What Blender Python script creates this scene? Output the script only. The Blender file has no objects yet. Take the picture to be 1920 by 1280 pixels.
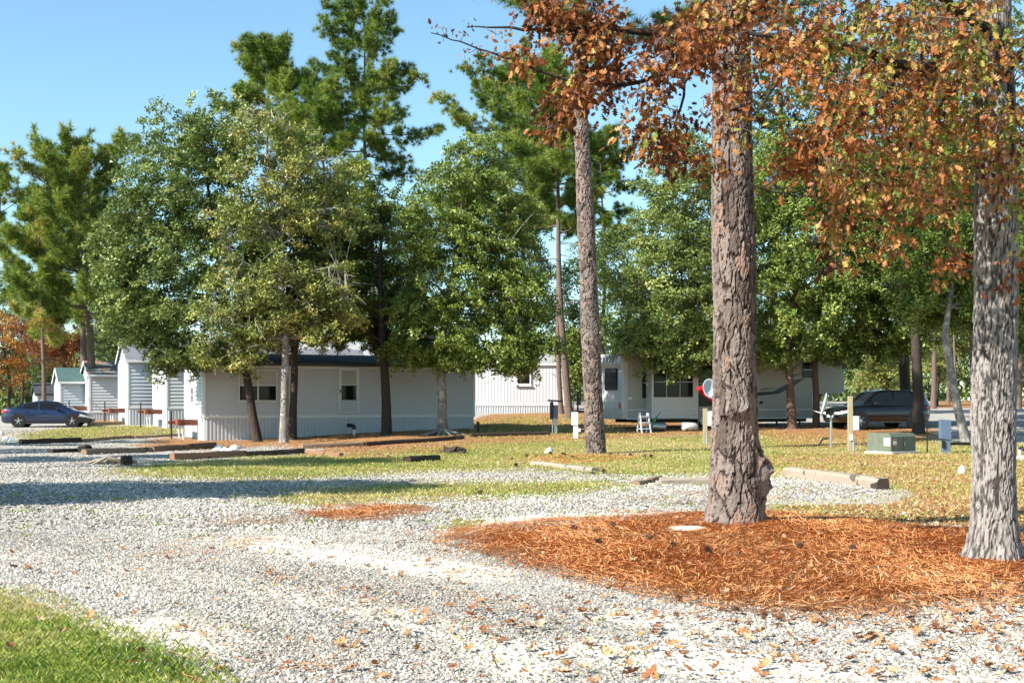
import bpy, math, random
import numpy as np
from mathutils import Vector, Matrix

# ------------------------------------------------------------------ camera, world, sun, exposure
R = math.radians
SC = bpy.context.scene
F, CX, HY, EYE = 2400.0, 960.0, 756.0, 1.6        # focal length in photo pixels, centre column, horizon row, eye height
cam = bpy.data.cameras.new('camera'); camo = bpy.data.objects.new('camera', cam)
SC.collection.objects.link(camo); SC.camera = camo
camo.location = (0, 0, EYE); camo.rotation_euler = (R(90), 0, 0)
cam.sensor_width = 36; cam.lens = F/1920*36; cam.shift_y = (HY-640)/1920
cam.clip_start = 0.1; cam.clip_end = 3000
PHI, ELEV = R(33), R(37)
w = bpy.data.worlds.new('World'); SC.world = w; w.use_nodes = True
nt = w.node_tree; nt.nodes.clear()
sky = nt.nodes.new('ShaderNodeTexSky'); sky.sky_type = 'NISHITA'; sky.sun_disc = False
sky.sun_elevation = ELEV; sky.sun_rotation = math.atan2(-math.cos(PHI), -math.sin(PHI))
sky.air_density = 1.0; sky.dust_density = 0.35; sky.ozone_density = 0.6
bg = nt.nodes.new('ShaderNodeBackground'); bg.inputs[1].default_value = 0.1
wo = nt.nodes.new('ShaderNodeOutputWorld')
wb = nt.nodes.new('ShaderNodeMix'); wb.data_type = 'RGBA'; wb.blend_type = 'MULTIPLY'; wb.inputs[0].default_value = 1; wb.inputs[7].default_value = (.82, 1.04, 1.06, 1)   # white balance of the sky as a whole
nt.links.new(sky.outputs[0], wb.inputs[6]); nt.links.new(wb.outputs[2], bg.inputs[0]); nt.links.new(bg.outputs[0], wo.inputs[0])
sl = bpy.data.lights.new('sun', 'SUN'); sl.energy = 5.0; sl.angle = R(0.5); sl.color = (1.0, 0.95, 0.87)
so = bpy.data.objects.new('sun', sl); SC.collection.objects.link(so)
so.rotation_euler = Vector((math.cos(PHI)*math.cos(ELEV), math.sin(PHI)*math.cos(ELEV), -math.sin(ELEV))).to_track_quat('-Z', 'Y').to_euler()
SC.view_settings.view_transform = 'Standard'; SC.view_settings.look = 'None'
SC.view_settings.exposure = 1.1; SC.view_settings.gamma = 1
SC.cycles.max_bounces = 6; SC.cycles.diffuse_bounces = 1; SC.cycles.glossy_bounces = 2; SC.cycles.transmission_bounces = 4
SC.cycles.transparent_max_bounces = 4; SC.cycles.caustics_reflective = False; SC.cycles.caustics_refractive = False
SC.cycles.use_denoising = True

# ------------------------------------------------------------------ helpers
COL = SC.collection
def sm(a, b, x):
    t = np.clip((np.asarray(x, float)-a)/(b-a), 0, 1); return t*t*(3-2*t)

def ground_z(x, y):
    """terrain height: flat gravel court, rising towards the homes, dropping again far along the lane"""
    x = np.asarray(x, float); y = np.asarray(y, float)
    d = np.maximum(np.hypot(x*0.35, y), 1.0)*np.where(y < 0, -1, 1)
    u = x/np.maximum(d, 3.0)
    zr = np.interp(d, [0, 42, 48, 60, 85, 130, 170, 600], [0, 0, .13, .47, .98, 1.75, 2.0, 2.2])
    zl = np.interp(d, [0, 52, 58, 72, 85, 95, 125, 160, 600], [0, 0, .10, .40, .66, .66, .1, -.5, -.6])
    t = sm(-.22, -.05, u)
    z = zl*(1-t)+zr*t
    # low mound of pine straw round the big pine, a shallow dip beyond it
    z = z+.10*np.exp(-(((x-3.0)/2.2)**2+((y-16.2)/2.6)**2))-.10*np.exp(-(((x-6.2)/1.6)**2+((y-18.5)/2.2)**2))
    # wheel tracks and unevenness of the court
    z = z+.018*np.sin(x*1.3+y*.7)*np.sin(y*.9-x*.4)+.03*np.sin(x*.21+1)*np.sin(y*.17)*sm(12, 25, y)
    return z

def gz(x, y): return float(ground_z(x, y))

def hit(px, py):
    """point of the terrain seen at a photo pixel"""
    u, v = (px-CX)/F, (py-HY)/F
    lo, hi = 3.0, 400.0
    ds = np.concatenate([np.arange(4, 60, .1), np.arange(60, 200, .3)])
    h = (EYE-v*ds)-ground_z(u*ds, ds)
    i = int(np.argmax(h < 0)) if (h < 0).any() else len(ds)-1
    d = ds[i]
    return Vector((u*d, d, gz(u*d, d)))

def at(px, py, d): return Vector(((px-CX)/F*d, d, EYE-(py-HY)/F*d))
def on(px, d): return Vector(((px-CX)/F*d, d, gz((px-CX)/F*d, d)))

def tag(o, label=None, cat=None, group=None, kind=None):
    if label: o['label'] = label
    if cat: o['category'] = cat
    if group: o['group'] = group
    if kind: o['kind'] = kind
    return o

def empty(name, loc, rz=0):
    o = bpy.data.objects.new(name, None); COL.objects.link(o)
    o.location = loc; o.rotation_euler = (0, 0, rz); o.empty_display_size = .2
    return o

def thing(name, loc, label, cat, rz=0, group=None):
    return tag(empty(name, loc, rz), label, cat, group)

def link(name, me, parent=None, mat=None):
    if mat is not None and len(me.materials) == 0: me.materials.append(mat)
    o = bpy.data.objects.new(name, me); COL.objects.link(o); o.parent = parent
    return o

def npmesh(name, V, faces, mat=None, attrs=None, smooth=False, parent=None):
    """faces: list of int arrays (n,k)"""
    me = bpy.data.meshes.new(name)
    V = np.asarray(V, np.float32)
    me.vertices.add(len(V)); me.vertices.foreach_set('co', V.ravel())
    loops = np.concatenate([np.asarray(f, np.int32).ravel() for f in faces])
    tot = np.concatenate([np.full(len(f), np.asarray(f).shape[1], np.int32) for f in faces])
    start = np.concatenate([[0], np.cumsum(tot)[:-1]]).astype(np.int32)
    me.loops.add(len(loops)); me.loops.foreach_set('vertex_index', loops)
    me.polygons.add(len(tot)); me.polygons.foreach_set('loop_start', start)
    me.polygons.foreach_set('use_smooth', np.full(len(tot), smooth))
    me.update(calc_edges=True)
    for k, a in (attrs or {}).items():
        at_ = me.attributes.new(k, 'FLOAT', 'POINT'); at_.data.foreach_set('value', np.asarray(a, np.float32))
    return link(name, me, parent, mat)

class MB:
    """collects simple shapes into one mesh"""
    def __init__(s): s.v = []; s.f = []
    def add(s, vs, fs):
        n = len(s.v); s.v += [tuple(p) for p in vs]; s.f += [tuple(i+n for i in f) for f in fs]; return s
    def box(s, x0, x1, y0, y1, z0, z1, M=None, b=0):
        if b:
            vs = []
            for z, k in ((z0, b), (z0+b, 0), (z1-b, 0), (z1, b)):
                for (x, y, dx, dy) in ((x0, y0, 1, 1), (x1, y0, -1, 1), (x1, y1, -1, -1), (x0, y1, 1, -1)):
                    vs += [(x+dx*(k+b*.4), y+dy*k, z), (x+dx*k, y+dy*(k+b*.4), z)] if dx*dy < 0 else [(x+dx*k, y+dy*(k+b*.4), z), (x+dx*(k+b*.4), y+dy*k, z)]
            fs = [tuple(range(7, -1, -1)), tuple(range(24, 32))]
            for r in range(3):
                for i in range(8): fs.append((r*8+i, r*8+(i+1) % 8, r*8+8+(i+1) % 8, r*8+8+i))
        else:
            vs = [(x, y, z) for z in (z0, z1) for (x, y) in ((x0, y0), (x1, y0), (x1, y1), (x0, y1))]
            fs = [(3, 2, 1, 0), (4, 5, 6, 7), (0, 1, 5, 4), (1, 2, 6, 5), (2, 3, 7, 6), (3, 0, 4, 7)]
        if M is not None: vs = [M @ Vector(p) for p in vs]
        return s.add(vs, fs)
    def tube(s, pts, rad, n=8, cap=True):
        pts = [Vector(p) for p in pts]; rad = rad if hasattr(rad, '__len__') else [rad]*len(pts)
        vs = []; up = None
        for i, p in enumerate(pts):
            t = (pts[min(i+1, len(pts)-1)]-pts[max(i-1, 0)]).normalized()
            a = t.cross(Vector((0, 0, 1)) if abs(t.z) < .9 else Vector((0, 1, 0))).normalized() if up is None else (up-t*up.dot(t)).normalized()
            up = a; b = t.cross(a)
            for k in range(n):
                an = 2*math.pi*k/n; vs.append(p+(a*math.cos(an)+b*math.sin(an))*rad[i])
        fs = [(i*n+k, i*n+(k+1) % n, (i+1)*n+(k+1) % n, (i+1)*n+k) for i in range(len(pts)-1) for k in range(n)]
        if cap: fs += [tuple(range(n-1, -1, -1)), tuple((len(pts)-1)*n+k for k in range(n))]
        return s.add(vs, fs)
    def prism(s, poly, y0, y1):
        """polygon in x,z extruded along y"""
        n = len(poly)
        vs = [(x, y0, z) for x, z in poly]+[(x, y1, z) for x, z in poly]
        fs = [tuple(range(n)), tuple(range(2*n-1, n-1, -1))]+[(i, i+n, (i+1) % n+n, (i+1) % n) for i in range(n)]
        return s.add(vs, fs)
    def prismx(s, poly, x0, x1):
        """polygon in y,z extruded along x"""
        n = len(poly)
        vs = [(x0, y, z) for y, z in poly]+[(x1, y, z) for y, z in poly]
        fs = [tuple(range(n-1, -1, -1)), tuple(range(n, 2*n))]+[(i, (i+1) % n, (i+1) % n+n, i+n) for i in range(n)]
        return s.add(vs, fs)
    def disc(s, c, r, y0, y1, n=20, r2=0):
        """disc or ring with axis y"""
        x, z = c; vs = []; fs = []
        for y in (y0, y1):
            for k in range(n):
                a = 2*math.pi*k/n; vs.append((x+r*math.cos(a), y, z+r*math.sin(a)))
        if r2:
            for y in (y0, y1):
                for k in range(n):
                    a = 2*math.pi*k/n; vs.append((x+r2*math.cos(a), y, z+r2*math.sin(a)))
            for k in range(n):
                j = (k+1) % n
                fs += [(k, j, n+j, n+k), (2*n+k, 3*n+k, 3*n+j, 2*n+j), (k, 2*n+k, 2*n+j, j), (n+k, n+j, 3*n+j, 3*n+k)]
        else:
            fs += [tuple(range(n)), tuple(range(2*n-1, n-1, -1))]+[(k, n+k, n+(k+1) % n, (k+1) % n) for k in range(n)]
        return s.add(vs, fs)
    def build(s, name, mat, parent=None, smooth=False):
        me = bpy.data.meshes.new(name); me.from_pydata([tuple(p) for p in s.v], [], s.f); me.update()
        if smooth: me.polygons.foreach_set('use_smooth', [True]*len(me.polygons))
        return link(name, me, parent, mat)

# ------------------------------------------------------------------ materials
class NT:
    def __init__(s, name):
        s.m = bpy.data.materials.new(name); s.m.use_nodes = True; s.t = s.m.node_tree; s.t.nodes.clear()
        s.out = s.n('ShaderNodeOutputMaterial')
    def n(s, typ, **kw):
        nd = s.t.nodes.new(typ)
        for k, v in kw.items(): setattr(nd, k, v)
        return nd
    def l(s, a, b): s.t.links.new(a, b)
    def setin(s, nd, i, v):
        if hasattr(v, 'is_output'): s.l(v, nd.inputs[i])
        elif v is not None: nd.inputs[i].default_value = v
    def attr(s, name, kind='GEOMETRY'): return s.n('ShaderNodeAttribute', attribute_name=name, attribute_type=kind).outputs['Fac']
    def pos(s): return s.n('ShaderNodeNewGeometry').outputs['Position']
    def obj(s): return s.n('ShaderNodeTexCoord').outputs['Object']
    def map(s, v, scale=(1, 1, 1)):
        m = s.n('ShaderNodeMapping'); s.l(v, m.inputs[0]); m.inputs['Scale'].default_value = scale; return m.outputs[0]
    def noise(s, v, scale, detail=3, rough=.6):
        nd = s.n('ShaderNodeTexNoise'); s.l(v, nd.inputs['Vector']); nd.inputs['Scale'].default_value = scale
        nd.inputs['Detail'].default_value = detail; nd.inputs['Roughness'].default_value = rough; return nd.outputs['Fac']
    def voro(s, v, scale, feature='F1'):
        nd = s.n('ShaderNodeTexVoronoi', feature=feature); s.l(v, nd.inputs['Vector']); nd.inputs['Scale'].default_value = scale; return nd
    def ramp(s, fac, stops, interp='LINEAR'):
        nd = s.n('ShaderNodeValToRGB'); s.setin(nd, 0, fac); r = nd.color_ramp; r.interpolation = interp
        while len(r.elements) > 1: r.elements.remove(r.elements[-1])
        for i, (p, c) in enumerate(stops):
            e = r.elements[0] if i == 0 else r.elements.new(p)
            e.position = p; e.color = (c[0], c[1], c[2], 1) if hasattr(c, '__len__') else (c, c, c, 1)
        return nd.outputs[0]
    def mix(s, f, a, b):
        nd = s.n('ShaderNodeMix', data_type='RGBA'); s.setin(nd, 0, f)
        for i, c in ((6, a), (7, b)): s.setin(nd, i, c if hasattr(c, 'is_output') else (c[0], c[1], c[2], 1))
        return nd.outputs[2]
    def math(s, op, a, b=None, c=None):
        nd = s.n('ShaderNodeMath', operation=op); s.setin(nd, 0, a)
        if b is not None: s.setin(nd, 1, b)
        if c is not None: s.setin(nd, 2, c)
        return nd.outputs[0]
    def bump(s, h, strength=.5, dist=.02):
        nd = s.n('ShaderNodeBump'); s.l(h, nd.inputs['Height']); nd.inputs['Strength'].default_value = strength
        nd.inputs['Distance'].default_value = dist; return nd.outputs[0]
    def bsdf(s, col, rough=.8, spec=.3, metal=0, nrm=None):
        nd = s.n('ShaderNodeBsdfPrincipled')
        s.setin(nd, 'Base Color', col if hasattr(col, 'is_output') else (col[0], col[1], col[2], 1))
        s.setin(nd, 'Roughness', rough); nd.inputs['Specular IOR Level'].default_value = spec; s.setin(nd, 'Metallic', metal)
        if nrm is not None: s.l(nrm, nd.inputs['Normal'])
        return nd.outputs[0]
    def done(s, sh): s.l(sh, s.out.inputs[0]); return s.m

def plain(name, col, rough=.6, spec=.4, metal=0, var=.15, scale=3., bump=0):
    """painted or plain stuff with faint uneven wear"""
    t = NT(name); p = t.obj(); n = t.noise(p, scale, 4)
    c = t.mix(n, [x*(1-var) for x in col], [min(1, x*(1+var)) for x in col])
    return t.done(t.bsdf(c, t.math('MULTIPLY_ADD', n, .2, rough-.1), spec, metal, t.bump(n, bump, .01) if bump else None))

def leafmat(name, stops, trans=.18, rough=.45, spec=.35):
    t = NT(name); c = t.ramp(t.math('ADD', t.attr('tint'), t.attr('ctint', 'INSTANCER')), stops)
    a = t.bsdf(c, rough, spec); tr = t.n('ShaderNodeBsdfTranslucent'); t.l(c, tr.inputs[0])
    mx = t.n('ShaderNodeMixShader'); mx.inputs[0].default_value = trans; t.l(a, mx.inputs[1]); t.l(tr.outputs[0], mx.inputs[2])
    return t.done(mx.outputs[0])

def wood(name, c0, c1, scale=(2, 30, 30)):
    t = NT(name); p = t.map(t.obj(), scale); n = t.noise(p, 1.2, 5, .7); k = t.noise(t.obj(), 2.5, 3)
    c = t.mix(t.math('MULTIPLY', n, 1.0), c0, c1); c = t.mix(t.math('GREATER_THAN', k, .63), c, [x*.6 for x in c0])
    return t.done(t.bsdf(c, .9, .15, 0, t.bump(n, .6, .02)))

M = {}
def ground_mat():
    t = NT('ground_surface'); p = t.pos()
    big = t.noise(p, .6, 4); mid = t.noise(p, 4, 4, .65); fine = t.noise(p, 60, 3, .7)
    vo = t.voro(p, 26); vo2 = t.voro(p, 55)
    cell = t.ramp(vo.outputs['Color'], [(0, .10), (.25, .22), (.5, .34), (.8, .45), (1, .57)])
    cell2 = t.ramp(vo2.outputs['Color'], [(0, .12), (.3, .27), (1, .46)])
    grav = t.mix(.45, cell, cell2)
    tint = t.mix(big, (1.0, .96, .90), (.97, .96, .95))
    mul = t.n('ShaderNodeMix', data_type='RGBA', blend_type='MULTIPLY'); mul.inputs[0].default_value = 1
    t.l(grav, mul.inputs[6]); t.l(tint, mul.inputs[7]); grav = mul.outputs[2]
    grav = t.mix(t.ramp(t.math('MULTIPLY_ADD', mid, .5, t.math('MULTIPLY', big, .5)), [(.38, 0), (.62, 1)]), grav, (.43, .385, .315))
    sand = t.mix(fine, (.62, .55, .44), (.76, .69, .575))
    grass = t.ramp(t.math('ADD', t.math('MULTIPLY', mid, .6), t.math('MULTIPLY', fine, .4)),
                   [(.3, (.11, .10, .025)), (.45, (.23, .195, .06)), (.58, (.35, .265, .11)), (.72, (.43, .33, .17))])
    straw = t.ramp(fine, [(.3, (.24, .09, .03)), (.5, (.42, .17, .055)), (.7, (.54, .26, .10))])
    lit = t.ramp(t.math('ADD', t.math('MULTIPLY', mid, .5), t.math('MULTIPLY', fine, .5)), [(.3, (.13, .06, .025)), (.5, (.33, .17, .07)), (.7, (.46, .29, .14))])
    def mask(name, k=.75):
        v = t.math('ADD', t.attr(name), t.math('MULTIPLY', t.math('SUBTRACT', t.math('MULTIPLY_ADD', mid, .65, t.math('MULTIPLY', fine, .35)), .5), k))
        mr = t.n('ShaderNodeMapRange'); mr.interpolation_type = 'SMOOTHSTEP'; t.l(v, mr.inputs[0]); mr.inputs[1].default_value = .42; mr.inputs[2].default_value = .60
        return mr.outputs[0]
    c = t.mix(mask('sand', .7), grav, sand)
    c = t.mix(mask('grass'), c, grass)
    c = t.mix(mask('litter', 1.2), c, lit)
    c = t.mix(mask('straw'), c, straw)
    h = t.math('ADD', t.math('MULTIPLY', vo.outputs['Distance'], -1.2), t.math('MULTIPLY', fine, .5))
    return t.done(t.bsdf(c, .95, .1, 0, t.bump(h, .55, .03)))
M['ground'] = ground_mat()

def stone_mat(name, lo=.09, hi=.70):
    t = NT(name); n = t.noise(t.pos(), 40, 3)
    c = t.ramp(t.attr('tint', 'INSTANCER'), [(0, (lo, lo, lo*1.03)), (.25, (.185, .17, .147)), (.5, (.345, .317, .265)), (.8, (.51, .472, .395)), (1, (hi, hi*.98, hi*.92))])
    c = t.mix(t.math('MULTIPLY', n, .35), c, (.36, .32, .27))
    return t.done(t.bsdf(c, .85, .25))
M['stone'] = stone_mat('gravel_stone')
M['rock'] = plain('white_rock', (.72, .69, .62), .9, .2, var=.2, scale=8, bump=.6)
M['sandm'] = plain('pale_sand', (.66, .56, .42), .95, .1, var=.2, scale=30, bump=.5)

def bark_mat(name, stops, spots=None, fine=45, stretch=.25, bstr=.8):
    t = NT(name); p = t.pos(); ps = t.map(p, (1, 1, stretch))
    n = t.noise(ps, fine, 4, .7); c = t.ramp(t.math('MULTIPLY_ADD', n, .45, t.math('MULTIPLY', t.attr('tint'), .65)), stops)
    if spots:
        k = t.noise(p, 6, 4, .7); mr = t.n('ShaderNodeMapRange'); t.l(k, mr.inputs[0]); mr.inputs[1].default_value = .55; mr.inputs[2].default_value = .62
        c = t.mix(mr.outputs[0], c, spots)
    return t.done(t.bsdf(c, .92, .12, 0, t.bump(n, bstr, .012)))
M['pinebark'] = bark_mat('pine_bark', [(.2, (.016, .012, .010)), (.38, (.055, .042, .036)), (.54, (.105, .08, .069)), (.70, (.175, .142, .127)), (.84, (.225, .186, .168)), (.93, (.26, .135, .08)), (.99, (.23, .085, .04))])
M['oakbark'] = bark_mat('oak_bark', [(.2, (.03, .026, .024)), (.42, (.085, .074, .067)), (.64, (.19, .17, .155)), (.88, (.30, .272, .25))], fine=60, stretch=.15)
def simplebark(name, c0, c1, spots=None):
    t = NT(name); p = t.obj(); ps = t.map(p, (1, 1, .22)); n = t.noise(ps, 14, 5, .75); v = t.voro(t.map(p, (1, 1, .35)), 9, 'DISTANCE_TO_EDGE')
    c = t.mix(n, c0, c1)
    if spots:
        k = t.noise(p, 3, 5, .8); mr = t.n('ShaderNodeMapRange'); t.l(k, mr.inputs[0]); mr.inputs[1].default_value = .5; mr.inputs[2].default_value = .6
        c = t.mix(mr.outputs[0], c, spots)
    h = t.math('MULTIPLY_ADD', t.math('MINIMUM', v.outputs['Distance'], .12), 4, n)
    return t.done(t.bsdf(c, .92, .1, 0, t.bump(h, .9, .03)))
M['farpine'] = simplebark('far_pine_bark', (.065, .045, .036), (.25, .19, .155))
M['grayoak'] = simplebark('gray_oak_bark', (.10, .085, .075), (.32, .29, .26), (.42, .40, .37))
M['shadedoak'] = simplebark('shaded_oak_bark', (.03, .024, .02), (.095, .075, .062))  # oak bark darkened in colour for the shade the trunks stand in
M['redoak'] = simplebark('reddish_oak_bark', (.07, .04, .03), (.22, .14, .105))
M['twig'] = plain('pale_twig', (.40, .36, .32), .9, .1, var=.3)
M['darktwig'] = plain('dark_twig', (.13, .09, .07), .9, .1, var=.3)

G_ = [(0, (.03, .045, .010)), (.3, (.09, .14, .024)), (.6, (.19, .26, .05)), (.85, (.31, .36, .09)), (1, (.40, .38, .11))]
M['leaf_green'] = leafmat('green_oak_leaf', G_)
M['leaf_olive'] = leafmat('olive_oak_leaf', [(0, (0.034, 0.054, 0.017)), (.35, (0.109, 0.163, 0.040)), (.65, (0.217, 0.284, 0.074)), (.88, (0.380, 0.393, 0.109)), (1, (0.543, 0.353, 0.081))])
M['leaf_yellow'] = leafmat('yellowing_oak_leaf', [(0, (.05, .065, .016)), (.3, (.14, .18, .04)), (.6, (.28, .31, .075)), (.82, (.43, .38, .11)), (1, (.52, .26, .07))])
M['leaf_autumn'] = leafmat('autumn_leaf', [(0, (.10, .03, .012)), (.35, (.30, .10, .022)), (.65, (.45, .21, .03)), (1, (.5, .33, .06))])
M['leaf_russet'] = leafmat('russet_oak_leaf', [(0, (.05, .02, .010)), (.3, (.20, .058, .017)), (.55, (.37, .125, .028)), (.72, (.48, .25, .09)), (.85, (.36, .30, .055)), (1, (.15, .19, .03))], trans=.28, rough=.5)
M['needle'] = leafmat('pine_needle', [(0, (.03, .055, .010)), (.35, (.115, .19, .022)), (.65, (.25, .33, .045)), (.85, (.38, .39, .07)), (1, (.46, .28, .07))], trans=.2)
M['litter'] = leafmat('fallen_leaf', [(0, (.09, .035, .015)), (.35, (.27, .105, .04)), (.7, (.44, .22, .09)), (1, (.55, .38, .22))], trans=.12, rough=.7)
M['straw'] = leafmat('pine_straw_needle', [(0, (.34, .12, .04)), (.45, (.64, .25, .085)), (.8, (.74, .38, .15)), (1, (.74, .54, .33))], trans=.05, rough=.7)
M['grass'] = leafmat('grass_blade', [(0, (.07, .12, .012)), (.35, (.17, .25, .03)), (.6, (.32, .37, .065)), (.8, (.46, .40, .14)), (1, (.54, .42, .22))], trans=.25)

M['siding'] = plain('white_vinyl', (.58, .585, .585), .5, .4, var=.05, scale=1.2)
M['sidingb'] = plain('bluish_vinyl', (.47, .51, .55), .5, .4, var=.05, scale=1.2)
M['sidingv'] = plain('grey_white_panel', (.60, .61, .63), .6, .3, var=.06, scale=1.0)
M['skirt'] = plain('skirting_vinyl', (.53, .55, .57), .5, .4, var=.08, scale=2)
M['trim'] = plain('white_trim', (.72, .72, .70), .5, .4, var=.04)
M['glass'] = plain('dark_window_glass', (.010, .012, .013), .08, .25, var=.1)
M['blind'] = plain('window_blind', (.42, .42, .38), .45, .5, var=.12, scale=2)
def shingle(name, c0, c1, litter=0):
    t = NT(name); p = t.obj(); b = t.n('ShaderNodeTexBrick'); t.l(t.map(p, (1, 1, 1)), b.inputs[0]); b.inputs['Scale'].default_value = 3
    b.inputs['Color1'].default_value = (*c0, 1); b.inputs['Color2'].default_value = (*c1, 1); b.inputs['Mortar'].default_value = (*[x*.5 for x in c0], 1)
    b.inputs['Mortar Size'].default_value = .012; c = b.outputs[0]
    if litter:
        k = t.noise(t.map(p, (1, .5, 1)), 1.3, 4, .7); mr = t.n('ShaderNodeMapRange'); t.l(k, mr.inputs[0]); mr.inputs[1].default_value = .5; mr.inputs[2].default_value = .6
        c = t.mix(mr.outputs[0], c, (.30, .14, .05))
    return t.done(t.bsdf(c, .9, .15, 0, t.bump(t.noise(p, 30, 3), .5, .01)))
M['roofdark'] = shingle('dark_shingles', (.05, .05, .055), (.08, .08, .085))
M['roofgrey'] = shingle('grey_shingles', (.30, .30, .30), (.38, .38, .37))
M['roofslate'] = shingle('slate_shingles', (.16, .165, .18), (.22, .22, .235))
M['rooflitter'] = shingle('littered_shingles', (.20, .19, .18), (.26, .25, .24), 1)
M['roofgreen'] = plain('green_metal_roof', (.07, .125, .115), .6, .3, var=.3)
M['rust'] = plain('rusty_red_steel', (.20, .075, .05), .8, .2, var=.3, scale=6)
M['black'] = plain('black_plastic', (.012, .012, .013), .5, .4)
M['darkmetal'] = plain('dark_metal', (.05, .05, .05), .5, .4, .5)
M['galv'] = plain('galvanised_steel', (.45, .47, .49), .4, .5, .8, var=.15)
M['utilgrey'] = plain('utility_box_grey', (.50, .53, .55), .5, .4, var=.1)
M['utilblue'] = plain('blue_grey_pedestal', (.10, .145, .22), .5, .4, var=.2)
M['utilgreen'] = plain('green_transformer_paint', (.125, .145, .105), .55, .3, var=.45, scale=4)
M['concrete'] = plain('concrete_pad', (.45, .43, .39), .9, .2, var=.2, scale=8, bump=.5)
M['white'] = plain('white_paint', (.78, .78, .76), .45, .4, var=.06)
M['offwhite_shaded'] = plain('camper_white_shaded', (.40, .375, .325), .35, .5, var=.1, scale=1.5)  # beige camper paint, darkened to carry the shade under the oaks
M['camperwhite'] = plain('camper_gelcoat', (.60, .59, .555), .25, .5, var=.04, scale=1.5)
M['swoosh'] = plain('black_graphic', (.015, .015, .016), .3, .5)
M['greygraphic'] = plain('grey_graphic', (.18, .17, .16), .3, .5)
M['red'] = plain('red_cloth', (.42, .008, .015), .7, .2, var=.3, scale=8)
M['lampred'] = plain('red_lens', (.5, .02, .02), .2, .6)
M['amber'] = plain('amber_lens', (.6, .18, .02), .2, .6)
M['lens'] = plain('clear_lens', (.6, .62, .62), .12, .6)
M['hoseblue'] = plain('blue_plastic', (.02, .16, .55), .4, .4)
M['hosegreen'] = plain('green_hose', (.03, .16, .05), .4, .4)
M['yellow'] = plain('yellow_cord', (.40, .30, .05), .5, .4)
M['tyre'] = plain('tyre_rubber', (.02, .02, .02), .85, .2)
M['alloy'] = plain('alloy_rim', (.62, .63, .64), .3, .5, .7)
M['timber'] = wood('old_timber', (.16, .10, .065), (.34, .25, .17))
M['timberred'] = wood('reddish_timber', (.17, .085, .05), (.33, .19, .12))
M['timberdark'] = wood('dark_timber', (.03, .022, .017), (.09, .065, .05))  # squared timber in a very dark brown tone
M['timbergrey'] = wood('weathered_grey_timber', (.20, .155, .115), (.44, .375, .30))
M['post'] = wood('pale_wood_post', (.28, .235, .14), (.44, .385, .25), (30, 30, 2))
M['cone'] = plain('pine_cone_scale', (.14, .085, .055), .85, .15, var=.35, scale=40)
def carpaint(name, col):
    t = NT(name); b = t.n('ShaderNodeBsdfPrincipled'); b.inputs['Base Color'].default_value = (*col, 1); b.inputs['Metallic'].default_value = .35
    b.inputs['Roughness'].default_value = .32; b.inputs['Coat Weight'].default_value = 1; b.inputs['Coat Roughness'].default_value = .04
    return t.done(b.outputs[0])
M['carblue'] = carpaint('navy_car_paint', (.007, .018, .058)); M['carblack'] = carpaint('black_car_paint', (.005, .005, .007))
M['cargrey'] = carpaint('silver_car_paint', (.35, .36, .37))
# ------------------------------------------------------------------ ground
def project(x, y):
    y = np.maximum(y, 1.0); z = ground_z(x, y)
    return CX+F*x/y, HY+F*(EYE-z)/y

def pip(px, py, poly):
    ins = np.zeros(px.shape, bool); n = len(poly)
    for i in range(n):
        x0, y0 = poly[i]; x1, y1 = poly[(i+1) % n]
        if y0 == y1: continue
        c = ((y0 > py) != (y1 > py)) & (px < (x1-x0)*(py-y0)/(y1-y0)+x0)
        ins ^= c
    return ins

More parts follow.
